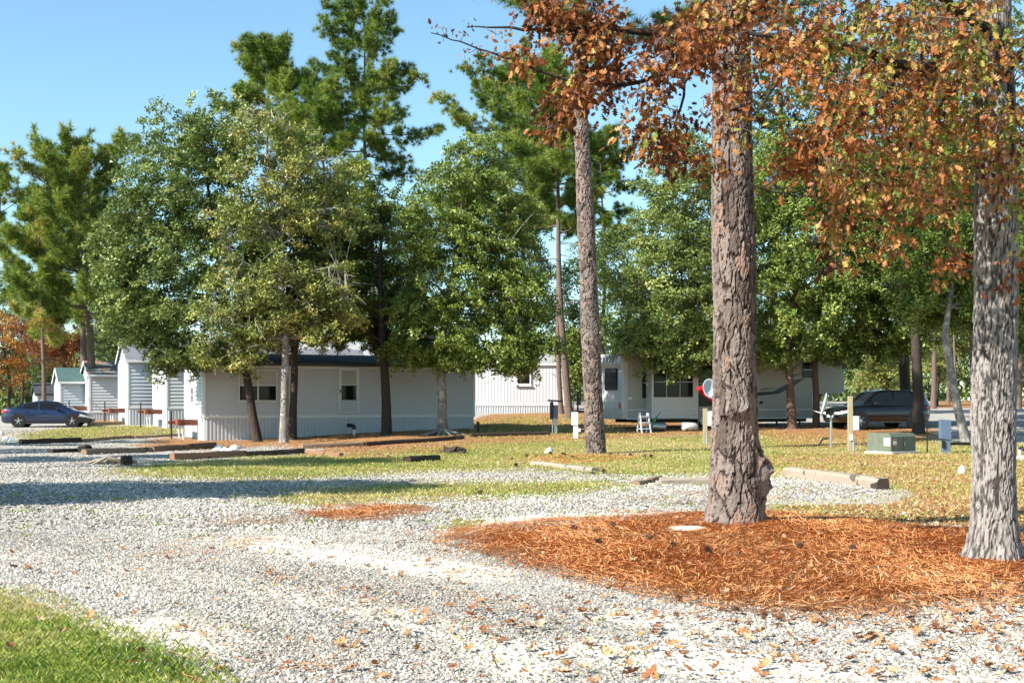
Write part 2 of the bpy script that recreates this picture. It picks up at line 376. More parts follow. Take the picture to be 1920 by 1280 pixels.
OUT = 4000
AREAS = {   # outlines of the ground covers, in photo pixels, turned into places on the terrain
 'grass': [
  [(-OUT, 1100), (0, 1118), (75, 1148), (150, 1192), (205, 1212), (270, 1226), (320, 1250), (370, 1280), (560, 1500), (700, 5000), (-OUT, 5000)],
  [(470, 936), (620, 913), (800, 903), (1000, 902), (1120, 897), (1200, 908), (1110, 924), (900, 935), (700, 942), (560, 948)],
  [(190, 880), (330, 866), (560, 852), (700, 846), (860, 834), (1000, 826), (1150, 820), (1330, 815), (1430, 812), (1440, 893), (1330, 893), (1150, 893), (1000, 882), (840, 884), (600, 897), (400, 901), (250, 894)],
  [(1430, 812), (1640, 826), (1760, 828), (1920, 830), (OUT, 830), (OUT, 975), (1920, 985), (1760, 975), (1640, 978), (1480, 972), (1430, 965), (1440, 948), (1620, 946), (1720, 935), (1690, 915), (1520, 890), (1440, 893)],
  [(40, 828), (30, 812), (90, 804), (190, 799), (300, 797), (345, 800), (345, 813), (250, 819), (150, 825)],
  [(860, 795), (1040, 777), (1150, 790), (1150, 815), (900, 822), (870, 815)],
  [(-OUT, 800), (-200, 806), (-60, 815), (-100, 850), (-OUT, 880)],
  [(820, 985), (860, 972), (960, 968), (900, 980), (850, 1004), (815, 1010)],
 ],
 'litter': [
  [(860, 800), (900, 778), (1040, 771), (1150, 768), (1420, 768), (1420, 800), (1180, 813), (1060, 817), (900, 822)],  # litter laid here to darken the ground where the oak's shade falls
  [(470, 835), (480, 815), (640, 812), (760, 808), (880, 805), (890, 822), (760, 832), (640, 836), (560, 842)],
  [(240, 835), (330, 815), (400, 822), (480, 830), (440, 842), (300, 845)],
  [(1180, 810), (1320, 806), (1480, 795), (1760, 800), (1760, 830), (1600, 838), (1440, 842), (1440, 815), (1330, 815), (1180, 820)],
  [(1430, 850), (1600, 852), (1920, 850), (OUT, 850), (OUT, 1000), (1920, 990), (1700, 985), (1560, 972), (1450, 968), (1500, 945), (1700, 940), (1720, 925), (1660, 900), (1520, 875), (1440, 880)],
  [(560, 848), (640, 836), (830, 826), (900, 826), (860, 846), (700, 858), (620, 860)],
  [(880, 822), (1040, 818), (1180, 814), (1180, 822), (1040, 828), (900, 832)],
  [(150, 795), (175, 783), (250, 780), (240, 800)],
  [(1020, 790), (1100, 765), (1130, 775), (1130, 800)],
  [(1640, 775), (1760, 752), (1920, 745), (OUT, 745), (OUT, 762), (1920, 762), (1780, 764)],
  [(-300, 1110), (0, 1117), (75, 1147), (150, 1180), (120, 1160), (40, 1140), (-300, 1130)],
 ],
 'straw': [
  [(852, 1012), (900, 1000), (990, 988), (1130, 978), (1230, 974), (1320, 968), (1450, 967), (1560, 973), (1680, 986), (1800, 1000), (1920, 1003), (OUT, 1010), (OUT, 1090), (1920, 1108), (1800, 1120), (1700, 1133), (1600, 1142), (1500, 1148), (1420, 1138), (1330, 1128), (1240, 1112), (1150, 1090), (1080, 1074), (1020, 1056), (950, 1036)],
  [(960, 860), (1010, 853), (1100, 850), (1180, 852), (1235, 857), (1180, 862), (1100, 866), (1000, 866)],
  [(600, 955), (700, 951), (760, 953), (740, 965), (640, 968)],
 ],
 'sand': [
  [(800, 992), (880, 972), (1040, 962), (1320, 958), (1330, 966), (1200, 974), (1000, 985), (880, 1000), (830, 1012)],
  [(90, 1165), (250, 1150), (420, 1172), (520, 1215), (440, 1240), (330, 1232), (200, 1208)],
  [(330, 1004), (520, 1004), (660, 1024), (820, 1046), (1000, 1076), (960, 1098), (760, 1080), (560, 1052), (380, 1024)],
  [(1000, 1190), (1300, 1208), (1560, 1245), (1800, 1262), (2200, 1270), (2200, 1300), (1500, 1290), (1250, 1262), (1080, 1240)],
  [(950, 845), (1080, 839), (1330, 845), (1430, 848), (1430, 858), (1330, 858), (1100, 850)],
  [(-300, 1010), (0, 1022), (260, 1050), (520, 1095), (800, 1150), (1000, 1215), (1060, 1290), (960, 1290), (860, 1220), (640, 1150), (380, 1095), (120, 1055), (-300, 1030)],
  [(570, 848), (700, 842), (830, 838), (860, 842), (760, 852), (640, 858)],
  [(1420, 800), (1520, 790), (1560, 795), (1500, 803)],
  [(1450, 955), (1700, 950), (1900, 960), (1700, 970), (1480, 966)],
  [(1000, 1130), (1250, 1150), (1500, 1185), (1300, 1190), (1100, 1160)],
 ]}

def cover(name, x, y, soft=.012, k=5, seed=1):
    rng = np.random.default_rng(seed); acc = np.zeros(x.shape)
    for i in range(k):
        a = 2*math.pi*(i+.3)/k; r = soft*y+.04
        px, py = project(x+r*math.cos(a), y+2.2*r*math.sin(a))
        m = np.zeros(x.shape, bool)
        for poly in AREAS[name]: m |= pip(px, py, poly)
        acc += m
    return acc/k

def build_ground():
    def axis(a, b, f):
        o = [a]
        while o[-1] < b: o.append(o[-1]+f(o[-1]))
        return o
    ys = axis(5.0, 62, lambda v: .06+.009*max(v-5, 0))
    ys = [-400, -100, -40, -15, -5, 0, 2.5, 4]+ys+axis(ys[-1]+1.5, 140, lambda v: 1.6)+[150, 175, 220, 300, 420, 600, 900]
    xp = axis(0, 13, lambda v: .13+.004*v); xp += axis(xp[-1]+.5, 45, lambda v: .55)+[48, 55, 65, 80, 110, 160, 250, 400, 700]
    xs = np.array([-v for v in xp[:0:-1]]+xp); ys = np.array(ys)
    X, Y = np.meshgrid(xs, ys); x, y = X.ravel(), Y.ravel(); z = ground_z(x, y)
    nx, ny = len(xs), len(ys)
    i = np.arange(nx*(ny-1)).reshape(ny-1, nx)[:, :-1].ravel()
    faces = np.stack([i, i+1, i+nx+1, i+nx], 1)
    attrs = {k: np.where(y > 3, cover(k, x, np.maximum(y, 3)), 1.0 if k == 'grass' else 0) for k in AREAS}
    o = npmesh('ground', np.stack([x, y, z], 1), [faces], M['ground'], attrs, smooth=True)
    tag(o, 'pale gravel court with worn grass strips and drifts of leaves', 'ground', kind='structure')
build_ground()

rng = np.random.default_rng(7)
def scatter(n, d0, d1, want, width=.46, power=1.0, ban=()):
    """random places on the terrain between two distances; want: dict cover -> weight"""
    t = rng.random(n); y = (d0**(1+power)+(d1**(1+power)-d0**(1+power))*t)**(1/(1+power))
    n = int(n*1.25); t = rng.random(n); y = (d0**(1+power)+(d1**(1+power)-d0**(1+power))*t)**(1/(1+power)); x = (rng.random(n)*2-1)*(width*y+2.2)
    p = np.zeros(n)
    cov = {k: cover(k, x, y, soft=.02) for k in AREAS}
    solid = np.clip(cov['grass']+cov['litter']+cov['straw'], 0, 1)
    bare = np.clip(.54+.30*np.sin(x*.83+1.7*np.sin(y*.41))*np.sin(y*.67+.9*np.sin(x*.52))+.22*np.sin(x*2.9+y*1.3)*np.sin(y*3.3-x), .12, 1)   # worn and thick patches of stone
    cov['gravel'] = (1-solid)*(1-.95*cov['sand'])*bare
    for k, v in want.items(): p = np.maximum(p, v*cov[k])
    keep = rng.random(n) < p
    x, y = x[keep], y[keep]
    return x, y, ground_z(x, y)

def rand_rot(n):
    q = rng.normal(size=(n, 4)); q /= np.linalg.norm(q, axis=1)[:, None]
    a, b, c, d = q.T
    return np.stack([np.stack([1-2*(c*c+d*d), 2*(b*c-a*d), 2*(b*d+a*c)], 1), np.stack([2*(b*c+a*d), 1-2*(b*b+d*d), 2*(c*d-a*b)], 1), np.stack([2*(b*d-a*c), 2*(c*d+a*b), 1-2*(b*b+c*c)], 1)], 1)

def stones():
    """crushed stone: every point carries one angular stone (geometry nodes)"""
    P, Sc, Ro, Ti = [], [], [], []
    parts = [(520000, 6.5, 16, {'gravel': 1.0, 'straw': .03, 'sand': .05, 'grass': .015}, 1.0, (.0055, .0175)),
             (170000, 16, 34, {'gravel': .95, 'sand': .1}, .55, (.014, .034)),
             (130000, 34, 66, {'gravel': .9, 'sand': .1}, .3, (.018, .032))]
    for n, d0, d1, want, pw, (s0, s1) in parts:
        x, y, z = scatter(n, d0, d1, want, width=.43, power=pw); m = len(x)
        s = s0+(s1-s0)*rng.random(m)**2.4; s = np.where(rng.random(m) < .01, s*1.6, s)
        P.append(np.stack([x, y, z], 1)); Sc.append(s[:, None]*np.stack([1+.5*rng.random(m), .7+.4*rng.random(m), .6+.5*rng.random(m)], 1))
        Ro.append(np.stack([rng.normal(0, .45, m), rng.normal(0, .45, m), rng.random(m)*6.283], 1))
        patch = .13*np.sin(x*.9+1.3*np.sin(y*.5))*np.sin(y*.8+x*.3); Ti.append(np.clip(rng.beta(1.7, 1.6, m)+patch, 0, 1))
    P, Sc, Ro, Ti = map(np.concatenate, (P, Sc, Ro, Ti)); me = bpy.data.meshes.new('gravel'); me.vertices.add(len(P)); me.vertices.foreach_set('co', P.astype(np.float32).ravel())
    for k, a in (('scl', Sc), ('rot', Ro)): me.attributes.new(k, 'FLOAT_VECTOR', 'POINT').data.foreach_set('vector', a.astype(np.float32).ravel())
    me.attributes.new('tint', 'FLOAT', 'POINT').data.foreach_set('value', Ti.astype(np.float32))
    o = link('gravel', me, None, M['stone']); tag(o, 'loose white and grey crushed stones covering the court', 'gravel', kind='stuff')
    g = bpy.data.node_groups.new('stones', 'GeometryNodeTree'); g.interface.new_socket('Geometry', in_out='INPUT', socket_type='NodeSocketGeometry'); g.interface.new_socket('Geometry', in_out='OUTPUT', socket_type='NodeSocketGeometry')
    N = g.nodes.new; i, u = N('NodeGroupInput'), N('NodeGroupOutput'); c = N('GeometryNodeMeshCone'); c.inputs['Vertices'].default_value = 5; c.inputs['Radius Top'].default_value = .5; c.inputs['Radius Bottom'].default_value = 1.0; c.inputs['Depth'].default_value = .9
    sm_ = N('GeometryNodeSetMaterial'); sm_.inputs['Material'].default_value = M['stone']; g.links.new(c.outputs['Mesh'], sm_.inputs['Geometry']); ip = N('GeometryNodeInstanceOnPoints'); g.links.new(i.outputs[0], ip.inputs['Points']); g.links.new(sm_.outputs[0], ip.inputs['Instance'])
    for k, sock in (('scl', 'Scale'), ('rot', 'Rotation')):
        a = N('GeometryNodeInputNamedAttribute'); a.data_type = 'FLOAT_VECTOR'; a.inputs['Name'].default_value = k
        if sock == 'Rotation': e = N('FunctionNodeEulerToRotation'); g.links.new(a.outputs[0], e.inputs[0]); g.links.new(e.outputs[0], ip.inputs[sock])
        else: g.links.new(a.outputs[0], ip.inputs[sock])
    g.links.new(ip.outputs[0], u.inputs[0]); md = o.modifiers.new('stones', 'NODES'); md.node_group = g

def blades(name, x, y, z, h, wd, mat, tint, lean, label, cat):
    """thin upright blades, two triangles each"""
    m = len(x); a = rng.random(m)*6.283; b = rng.random(m)*6.283
    dx, dy = np.cos(a)*wd, np.sin(a)*wd; lx, ly = np.cos(b)*lean*h, np.sin(b)*lean*h
    V = np.empty((m, 4, 3)); P = np.stack([x, y, z], 1)
    V[:, 0] = P+np.stack([-dx, -dy, -0.005+0*h], 1); V[:, 1] = P+np.stack([dx, dy, -0.005+0*h], 1)
    V[:, 2] = P+np.stack([lx*.4+dx*.8, ly*.4+dy*.8, h*.6], 1); V[:, 3] = P+np.stack([lx, ly, h], 1)
    i = np.arange(m)[:, None]*4
    o = npmesh(name, V.reshape(-1, 3), [np.concatenate([i+[0, 1, 2], i+[0, 2, 3]], 0)], mat, {'tint': np.repeat(tint, 4)})
    return tag(o, label, cat, kind='stuff')

def grasses():
    x, y, z = scatter(460000, 6.4, 12, {'grass': .95, 'sand': .02}, width=.5)
    k = x < 1.0; x, y, z = x[k], y[k], z[k]; m = len(x)
    px, py = project(x, y); dry = sm(1185, 1130, py)
    t = np.clip(.46+.2*rng.normal(size=m)+.42*dry+.16*np.sin(x*2.1+np.sin(y*2))*np.sin(y*1.7+x)+.1*np.sin(x*7)*np.sin(y*6), 0, 1)
    blades('grass', x, y, z, (.018+.042*rng.random(m)**1.4)*(1-.3*dry), .0018+.0022*rng.random(m), M['grass'], t, .9, 'bright green lawn grass at the corner of the court', 'grass')
    x, y, z = scatter(200000, 17, 50, {'grass': .8}, width=.45, power=.3); m = len(x)
    t = np.clip(.62+.2*rng.normal(size=m)+.22*np.sin(x*.7+y*.3)*np.sin(y*.5)+.12*(x > 3), 0, 1)
    blades('grass', x, y, z, .02+.045*rng.random(m), .006+.006*rng.random(m), M['grass'], t, .9, 'short yellowing grass strips between the gravel pads', 'grass')
    x, y, z = scatter(60000, 50, 84, {'grass': .9}, width=.45, power=.3); m = len(x)
    t = np.clip(.60+.2*rng.normal(size=m)+.2*np.sin(x*.9+y*.4)*np.sin(y*.35), 0, 1)
    blades('grass', x, y, z, .03+.06*rng.random(m), .012+.012*rng.random(m), M['grass'], t, .9, 'yellowing lawn in front of the row of mobile homes', 'grass')
    # sparse tufts coming up through gravel
    x, y, z = scatter(900, 15, 26, {'gravel': .5, 'sand': .7}, width=.4); cx = np.repeat(x, 22)+rng.normal(0, .06, len(x)*22); cy = np.repeat(y, 22)+rng.normal(0, .09, len(x)*22); m = len(cx)
    k = rng.random(m) < np.repeat(rng.random(len(x))**2, 22); cx, cy = cx[k], cy[k]; m = len(cx)
    blades('grass', cx, cy, ground_z(cx, cy), .03+.04*rng.random(m), .004+.003*rng.random(m), M['grass'], np.clip(.5+.25*rng.normal(size=m), 0, 1), 1.1, 'sparse weeds coming up through the gravel', 'weeds')

def needles():
    xs, ys = [], []
    for n, d0, d1, want in ((330000, 9, 20, {'straw': 1}), (60000, 20, 44, {'straw': 1, 'litter': .25}), (80000, 6.8, 24, {'gravel': .5, 'sand': .5})):
        x, y, z = scatter(n, d0, d1, want, width=.47)
        if 'gravel' in want:   # drifts of needles washed together on the gravel
            k = (np.sin(x*1.7+2*np.sin(y*.6))*np.sin(y*1.1+x*.5) > .30-.25*sm(0, 3, x)*sm(14, 9, y)) & (x > -4); x, y = x[k], y[k]
        xs.append(x); ys.append(y)
    x, y = np.concatenate(xs), np.concatenate(ys); m = len(x); z = ground_z(x, y)
    a = rng.normal(0, 1.0, m)+np.sin(x*2)*.8; L = .05+.08*rng.random(m); wd = .002+.0016*rng.random(m)
    lift = .012+.03*rng.random(m)**2+.02*np.sin(x*3.1)*np.sin(y*2.7); tl = rng.normal(0, .18, m); bend = rng.normal(0, .35, m)*L
    ca, sa = np.cos(a), np.sin(a); V = np.empty((m, 6, 3))
    for j, s in enumerate((-1, 0, 1)):
        cx = x+ca*L*s-sa*bend*(s*s); cy = y+sa*L*s+ca*bend*(s*s); cz = z+np.maximum(lift+tl*L*s, .003)
        V[:, 2*j] = np.stack([cx-sa*wd, cy+ca*wd, cz], 1); V[:, 2*j+1] = np.stack([cx+sa*wd, cy-ca*wd, cz+.002], 1)
    i = np.arange(m)[:, None]*6
    o = npmesh('pine_straw', V.reshape(-1, 3), [np.concatenate([i+[0, 1, 3, 2], i+[2, 3, 5, 4]], 0)], M['straw'], {'tint': np.repeat(np.clip(.5+.22*rng.normal(size=m)+.16*np.sin(x*1.1+np.sin(y*1.7))*np.sin(y*1.3+x*.6), 0, 1), 6)})
    tag(o, 'thick bed of orange pine straw round the big pine', 'pine straw', kind='stuff')

OAKLEAF = np.array([(0, 0), (.10, .10), (.22, .24), (.32, .12), (.46, .36), (.56, .14), (.72, .28), (.80, .10), (1, 0), (.80, -.10), (.70, -.29), (.56, -.13), (.45, -.34), (.32, -.11), (.20, -.22), (.10, -.09)])
def leaf_set(P, size, Rm, curl):
    """many lobed leaves as one vertex array: 16 outline points, faces as fan strips"""
    m = len(P); l = np.zeros((m, 16, 3)); l[:, :, 0] = OAKLEAF[None, :, 0]-.4; l[:, :, 1] = OAKLEAF[None, :, 1]
    l[:, :, 2] = curl[:, None]*(OAKLEAF[None, :, 1]**2*2.2+(OAKLEAF[None, :, 0]-.5)**2*.9)
    l *= size[:, None, None]
    return np.einsum('mij,mkj->mki', Rm, l)+P[:, None]
LEAFQ = np.array([[0, 1, 15, 15], [1, 2, 3, 13], [1, 13, 14, 15], [3, 4, 5, 11], [3, 11, 12, 13], [5, 6, 7, 9], [5, 9, 10, 11], [7, 8, 9, 9]])
LEAFT = [np.array([[0, 1, 15], [7, 8, 9]]), np.array([[1, 2, 3, 13], [1, 13, 14, 15], [3, 4, 5, 11], [3, 11, 12, 13], [5, 6, 7, 9], [5, 9, 10, 11]])]
def leaf_faces(m):
    b = np.arange(m)[:, None, None]*16
    return [(b+f[None]).reshape(-1, f.shape[1]) for f in LEAFT]

def fallen():
    xs, ys = [], []
    for n, d0, d1, want in ((60000, 6.8, 15, {'gravel': .35, 'sand': .22, 'grass': .02}), (17000, 10, 20, {'straw': .42, 'litter': .8}), (30000, 18, 46, {'litter': .75, 'grass': .12}), (24000, 44, 70, {'litter': 1})):
        x, y, z = scatter(n, d0, d1, want, width=.45, power=.6)
        px, py = project(x, y); k = rng.random(len(x)) < (np.where(y < 20, .12+.88*sm(600, 1500, px), 1)); xs.append(x[k]); ys.append(y[k])
    x, y = np.concatenate(xs), np.concatenate(ys); m = len(x); z = ground_z(x, y)
    a = rng.random(m)*6.283; tx, ty = rng.normal(0, .3, m), rng.normal(0, .3, m)
    ca, sa = np.cos(a), np.sin(a); nz = np.stack([tx, ty, np.ones(m)], 1); nz /= np.linalg.norm(nz, axis=1)[:, None]
    ax = np.stack([ca, sa, -(ca*tx+sa*ty)], 1); ax /= np.linalg.norm(ax, axis=1)[:, None]; ay = np.cross(nz, ax)
    V = leaf_set(np.stack([x, y, z+.018+.02*rng.random(m)], 1), .022+.085*rng.random(m)**2.2, np.stack([ax, ay, nz], 2), rng.normal(.5, .5, m))
    o = npmesh('leaf_litter', V.reshape(-1, 3), leaf_faces(m), M['litter'], {'tint': np.repeat(np.clip(rng.beta(2, 2, m), 0, 1), 16)})
    tag(o, 'scatter of small brown fallen oak leaves on the ground', 'leaf litter', kind='stuff')
stones(); grasses(); needles(); fallen()
# ------------------------------------------------------------------ trees
def unit(v): return v/np.maximum(np.linalg.norm(v, axis=-1, keepdims=True), 1e-9)

def value_noise(rs, nu, nv, cu, cv, wrap=True):
    """smooth periodic noise on a (nv, nu) grid with cu x cv cells"""
    g = rs.normal(size=(cv+2, cu)); U = np.arange(nu)/nu*cu; Vv = np.arange(nv)/nv*cv
    i, j = U.astype(int), Vv.astype(int); fu, fv = U-i, Vv-j; fu, fv = fu*fu*(3-2*fu), (fv*fv*(3-2*fv))[:, None]
    a = g[j][:, i % cu]*(1-fu)+g[j][:, (i+1) % cu]*fu; b = g[j+1][:, i % cu]*(1-fu)+g[j+1][:, (i+1) % cu]*fu
    return a*(1-fv)+b*fv

def bark_trunk(name, pts, rads, cellw, cellh, depth, nu, dz, mat, parent, seed, lobes=0, bumps=(), edge=.12, cv=.65):
    """trunk with modelled bark: worley plates pushed out of the surface"""
    rs = np.random.default_rng(seed); pts = np.array(pts, float); rads = np.array(rads, float)
    s = np.concatenate([[0], np.cumsum(np.linalg.norm(np.diff(pts, axis=0), axis=1))]); nv = int(s[-1]/dz)
    sv = np.linspace(0, s[-1], nv); C = np.stack([np.interp(sv, s, pts[:, k]) for k in range(3)], 1); r = np.interp(sv, s, rads)
    rm = float(np.median(rads)); circ = 2*math.pi*rm; ncx = max(6, int(circ/cellw)); ncy = max(4, int(s[-1]/cellh))
    th = np.arange(nu)/nu*2*math.pi; U = np.arange(nu)/nu*ncx; W = sv/s[-1]*ncy
    wob = value_noise(rs, nu, nv, ncx, ncy)*.35; wob2 = value_noise(rs, nu, nv, ncx*2, ncy*3)*.18
    UU = U[None]+wob+wob2; WW = W[:, None]+value_noise(rs, nu, nv, ncx, ncy)*.3+0*UU
    jx, jy = rs.random((ncy+3, ncx)), rs.random((ncy+3, ncx)); hid = rs.random((ncy+3, ncx)); col = rs.random((ncy+3, ncx))
    f1 = np.full(UU.shape, 9.); f2 = f1.copy(); hh = np.zeros(UU.shape); cc = np.zeros(UU.shape)
    iu, iw = np.floor(UU).astype(int), np.floor(WW).astype(int)
    for a in (-1, 0, 1):
        for b in (-1, 0, 1):
            ci, cj = iu+a, np.clip(iw+b, 0, ncy+1); dxx = ci+jx[cj, ci % ncx]-UU; dyy = (iw+b)+jy[cj, ci % ncx]-WW
            d = np.hypot(dxx, dyy*.75); m = d < f1
            f2 = np.where(m, f1, np.minimum(f2, d)); hh = np.where(m, hid[cj, ci % ncx], hh); cc = np.where(m, col[cj, ci % ncx], cc); f1 = np.where(m, d, f1)
    e = np.clip((f2-f1)/edge, 0, 1); e = e*e*(3-2*e)
    disp = depth*(e*(.55+.6*hh)-.75)+depth*.16*value_noise(rs, nu, nv, ncx*5, ncy*8)+depth*.07*rs.normal(size=UU.shape)
    rr = r[:, None]+disp+rm*.035*value_noise(rs, nu, nv, 5, max(3, int(s[-1]/.9)))
    if lobes:   # root flare split into buttresses
        fl = np.exp(-sv/.22)[:, None]; rr = rr+fl*rm*.35*np.cos(lobes*th+.6+.5*np.sin(th*2))[None]*np.clip(1, 0, 1)
    for (z0, t0, sz, st, out) in bumps:   # burls: height, angle, height extent, angular extent, size
        g = np.exp(-((sv[:, None]-z0)/sz)**2-(((th[None]-t0+math.pi) % (2*math.pi)-math.pi)/st)**2)
        rr = rr+out*g*(1+.22*value_noise(rs, nu, nv, 40, int(s[-1]/.05)+3))
    V = np.stack([C[:, 0:1]+rr*np.cos(th), C[:, 1:2]+rr*np.sin(th), np.broadcast_to(C[:, 2:3], rr.shape)], 2).reshape(-1, 3)
    k = np.arange(nu); i = (np.arange(nv-1)[:, None]*nu); a0 = i+k; a1 = i+(k+1) % nu
    Fq = np.stack([a0, a1, a1+nu, a0+nu], 2).reshape(-1, 4)
    return npmesh(name, V, [Fq], mat, {'tint': np.clip(e*(1-cv+cv*cc)+.1, 0, 1).ravel()}, False, parent)

def tubes(name, segs, mat, parent, n=5):
    """list of (pts, rads) as one mesh of branches"""
    b = MB()
    for pts, rad in segs: b.tube(pts, rad, n, cap=False)
    return b.build(name, mat, parent, True)

def arc(a, b, sag=.1, k=4):
    a, b = np.array(a, float), np.array(b, float); L = np.linalg.norm(b-a)
    return [tuple(a+(b-a)*t+np.array([0, 0, 1])*sag*L*4*t*(1-t)*.5) for t in np.linspace(0, 1, k+1)]

def spray_group():
    """geometry nodes: one leaf spray (or needle tuft) of the mesh set on every loose point of the same mesh"""
    g = bpy.data.node_groups.new('sprays', 'GeometryNodeTree'); g.interface.new_socket('Geometry', in_out='INPUT', socket_type='NodeSocketGeometry'); g.interface.new_socket('Geometry', in_out='OUTPUT', socket_type='NodeSocketGeometry')
    N = g.nodes.new; i, u = N('NodeGroupInput'), N('NodeGroupOutput'); sp = N('GeometryNodeSeparateGeometry'); ip = N('GeometryNodeInstanceOnPoints')
    def na(k, typ): a = N('GeometryNodeInputNamedAttribute'); a.data_type = typ; a.inputs['Name'].default_value = k; return a.outputs[0]
    g.links.new(i.outputs[0], sp.inputs['Geometry']); g.links.new(na('is_spray', 'FLOAT'), sp.inputs['Selection']); g.links.new(sp.outputs['Inverted'], ip.inputs['Points']); g.links.new(sp.outputs['Selection'], ip.inputs['Instance'])
    e = N('FunctionNodeEulerToRotation'); g.links.new(na('rot', 'FLOAT_VECTOR'), e.inputs[0]); g.links.new(e.outputs[0], ip.inputs['Rotation']); g.links.new(na('scl', 'FLOAT'), ip.inputs['Scale']); g.links.new(ip.outputs[0], u.inputs[0])
    return g
SPRAYS = spray_group()

def sprayed(name, TV, TF, Tt, P, rot, scl, ctint, mat, parent):
    """crown: template (TV, TF, tint Tt) repeated at P"""
    n, m = len(TV), len(P); V = np.concatenate([TV, P]); z = np.zeros
    o = npmesh(name, V, [TF], mat, {'tint': np.concatenate([Tt, z(m)]), 'ctint': np.concatenate([z(n), ctint]), 'scl': np.concatenate([np.ones(n), scl]), 'is_spray': np.concatenate([np.ones(n), z(m)])}, False, parent)
    o.data.attributes.new('rot', 'FLOAT_VECTOR', 'POINT').data.foreach_set('vector', np.concatenate([z((n, 3)), rot]).astype(np.float32).ravel())
    md = o.modifiers.new('sprays', 'NODES'); md.node_group = SPRAYS; o['kind'] = 'stuff'
    return o

def leaf_spray(rs, k, leaf):
    """a bough tip about one metre long: leaves along forked twigs, flat and drooping"""
    tw = [(np.zeros(3), np.array([1., 0, 0]))]
    for j in range(8):
        t = .12+.8*j/8; sgn = 1 if j % 2 else -1; an = sgn*(.6+.5*rs.random()); L = (.55-.3*t)*(.7+.5*rs.random()); b = np.array([t, 0, 0]); tw.append((b, b+np.array([math.cos(an)*L, math.sin(an)*L, rs.normal(0, .07)])))
    w_ = np.array([np.linalg.norm(b-a) for a, b in tw]); pick = rs.choice(len(tw), k, p=w_/w_.sum()); A = np.array([a for a, b in tw])[pick]; B = np.array([b for a, b in tw])[pick]; t = rs.random(k)**.75
    C = A+(B-A)*t[:, None]+rs.normal(size=(k, 3))*[.06, .06, .075]; C[:, 2] -= .25*C[:, 0]**2+.3*C[:, 1]**2
    V, Fq = diamonds(C, leaf*(.7+.6*rs.random(k)), leaf*.6*(.7+.6*rs.random(k)), rs, 1.3)
    return V, Fq, np.repeat(.07*rs.normal(size=k), 3)

def diamonds(C, L, Wd, rs, up=.5):
    """leaf quads at C, random attitude, tilted towards the sky by up"""
    m = len(C); nrm = unit(rs.normal(size=(m, 3))+np.array([0, 0, up])); a = unit(np.cross(nrm, rs.normal(size=(m, 3)))); b = np.cross(nrm, a)
    V = np.empty((m, 3, 3)); V[:, 0] = C-a*L[:, None]*.4+b*Wd[:, None]*.5; V[:, 1] = C+a*L[:, None]*.6; V[:, 2] = C-a*L[:, None]*.4-b*Wd[:, None]*.5
    return V.reshape(-1, 3), np.arange(m*3).reshape(-1, 3)

def lobe_points(lobes, d, n, rs, thick=1.0, shell=.36):
    """clump centres spread through ellipsoids given in photo pixels at distance d"""
    s = F/d; ar = np.array([l[2]*l[3] for l in lobes], float); pick = rs.choice(len(lobes), n, p=ar/ar.sum()); L = np.array(lobes, float)[pick]
    v = unit(rs.normal(size=(n, 3)))*((rs.random(n)**shell)*(1+.09*rs.normal(size=n)))[:, None]
    x = (L[:, 0]-CX)/s+v[:, 0]*L[:, 2]/s; z = EYE-(L[:, 1]-HY)/s+v[:, 2]*L[:, 3]/s; y = d+v[:, 1]*np.minimum(L[:, 2], L[:, 3]*1.3)/s*thick
    return np.stack([x, y, z], 1)

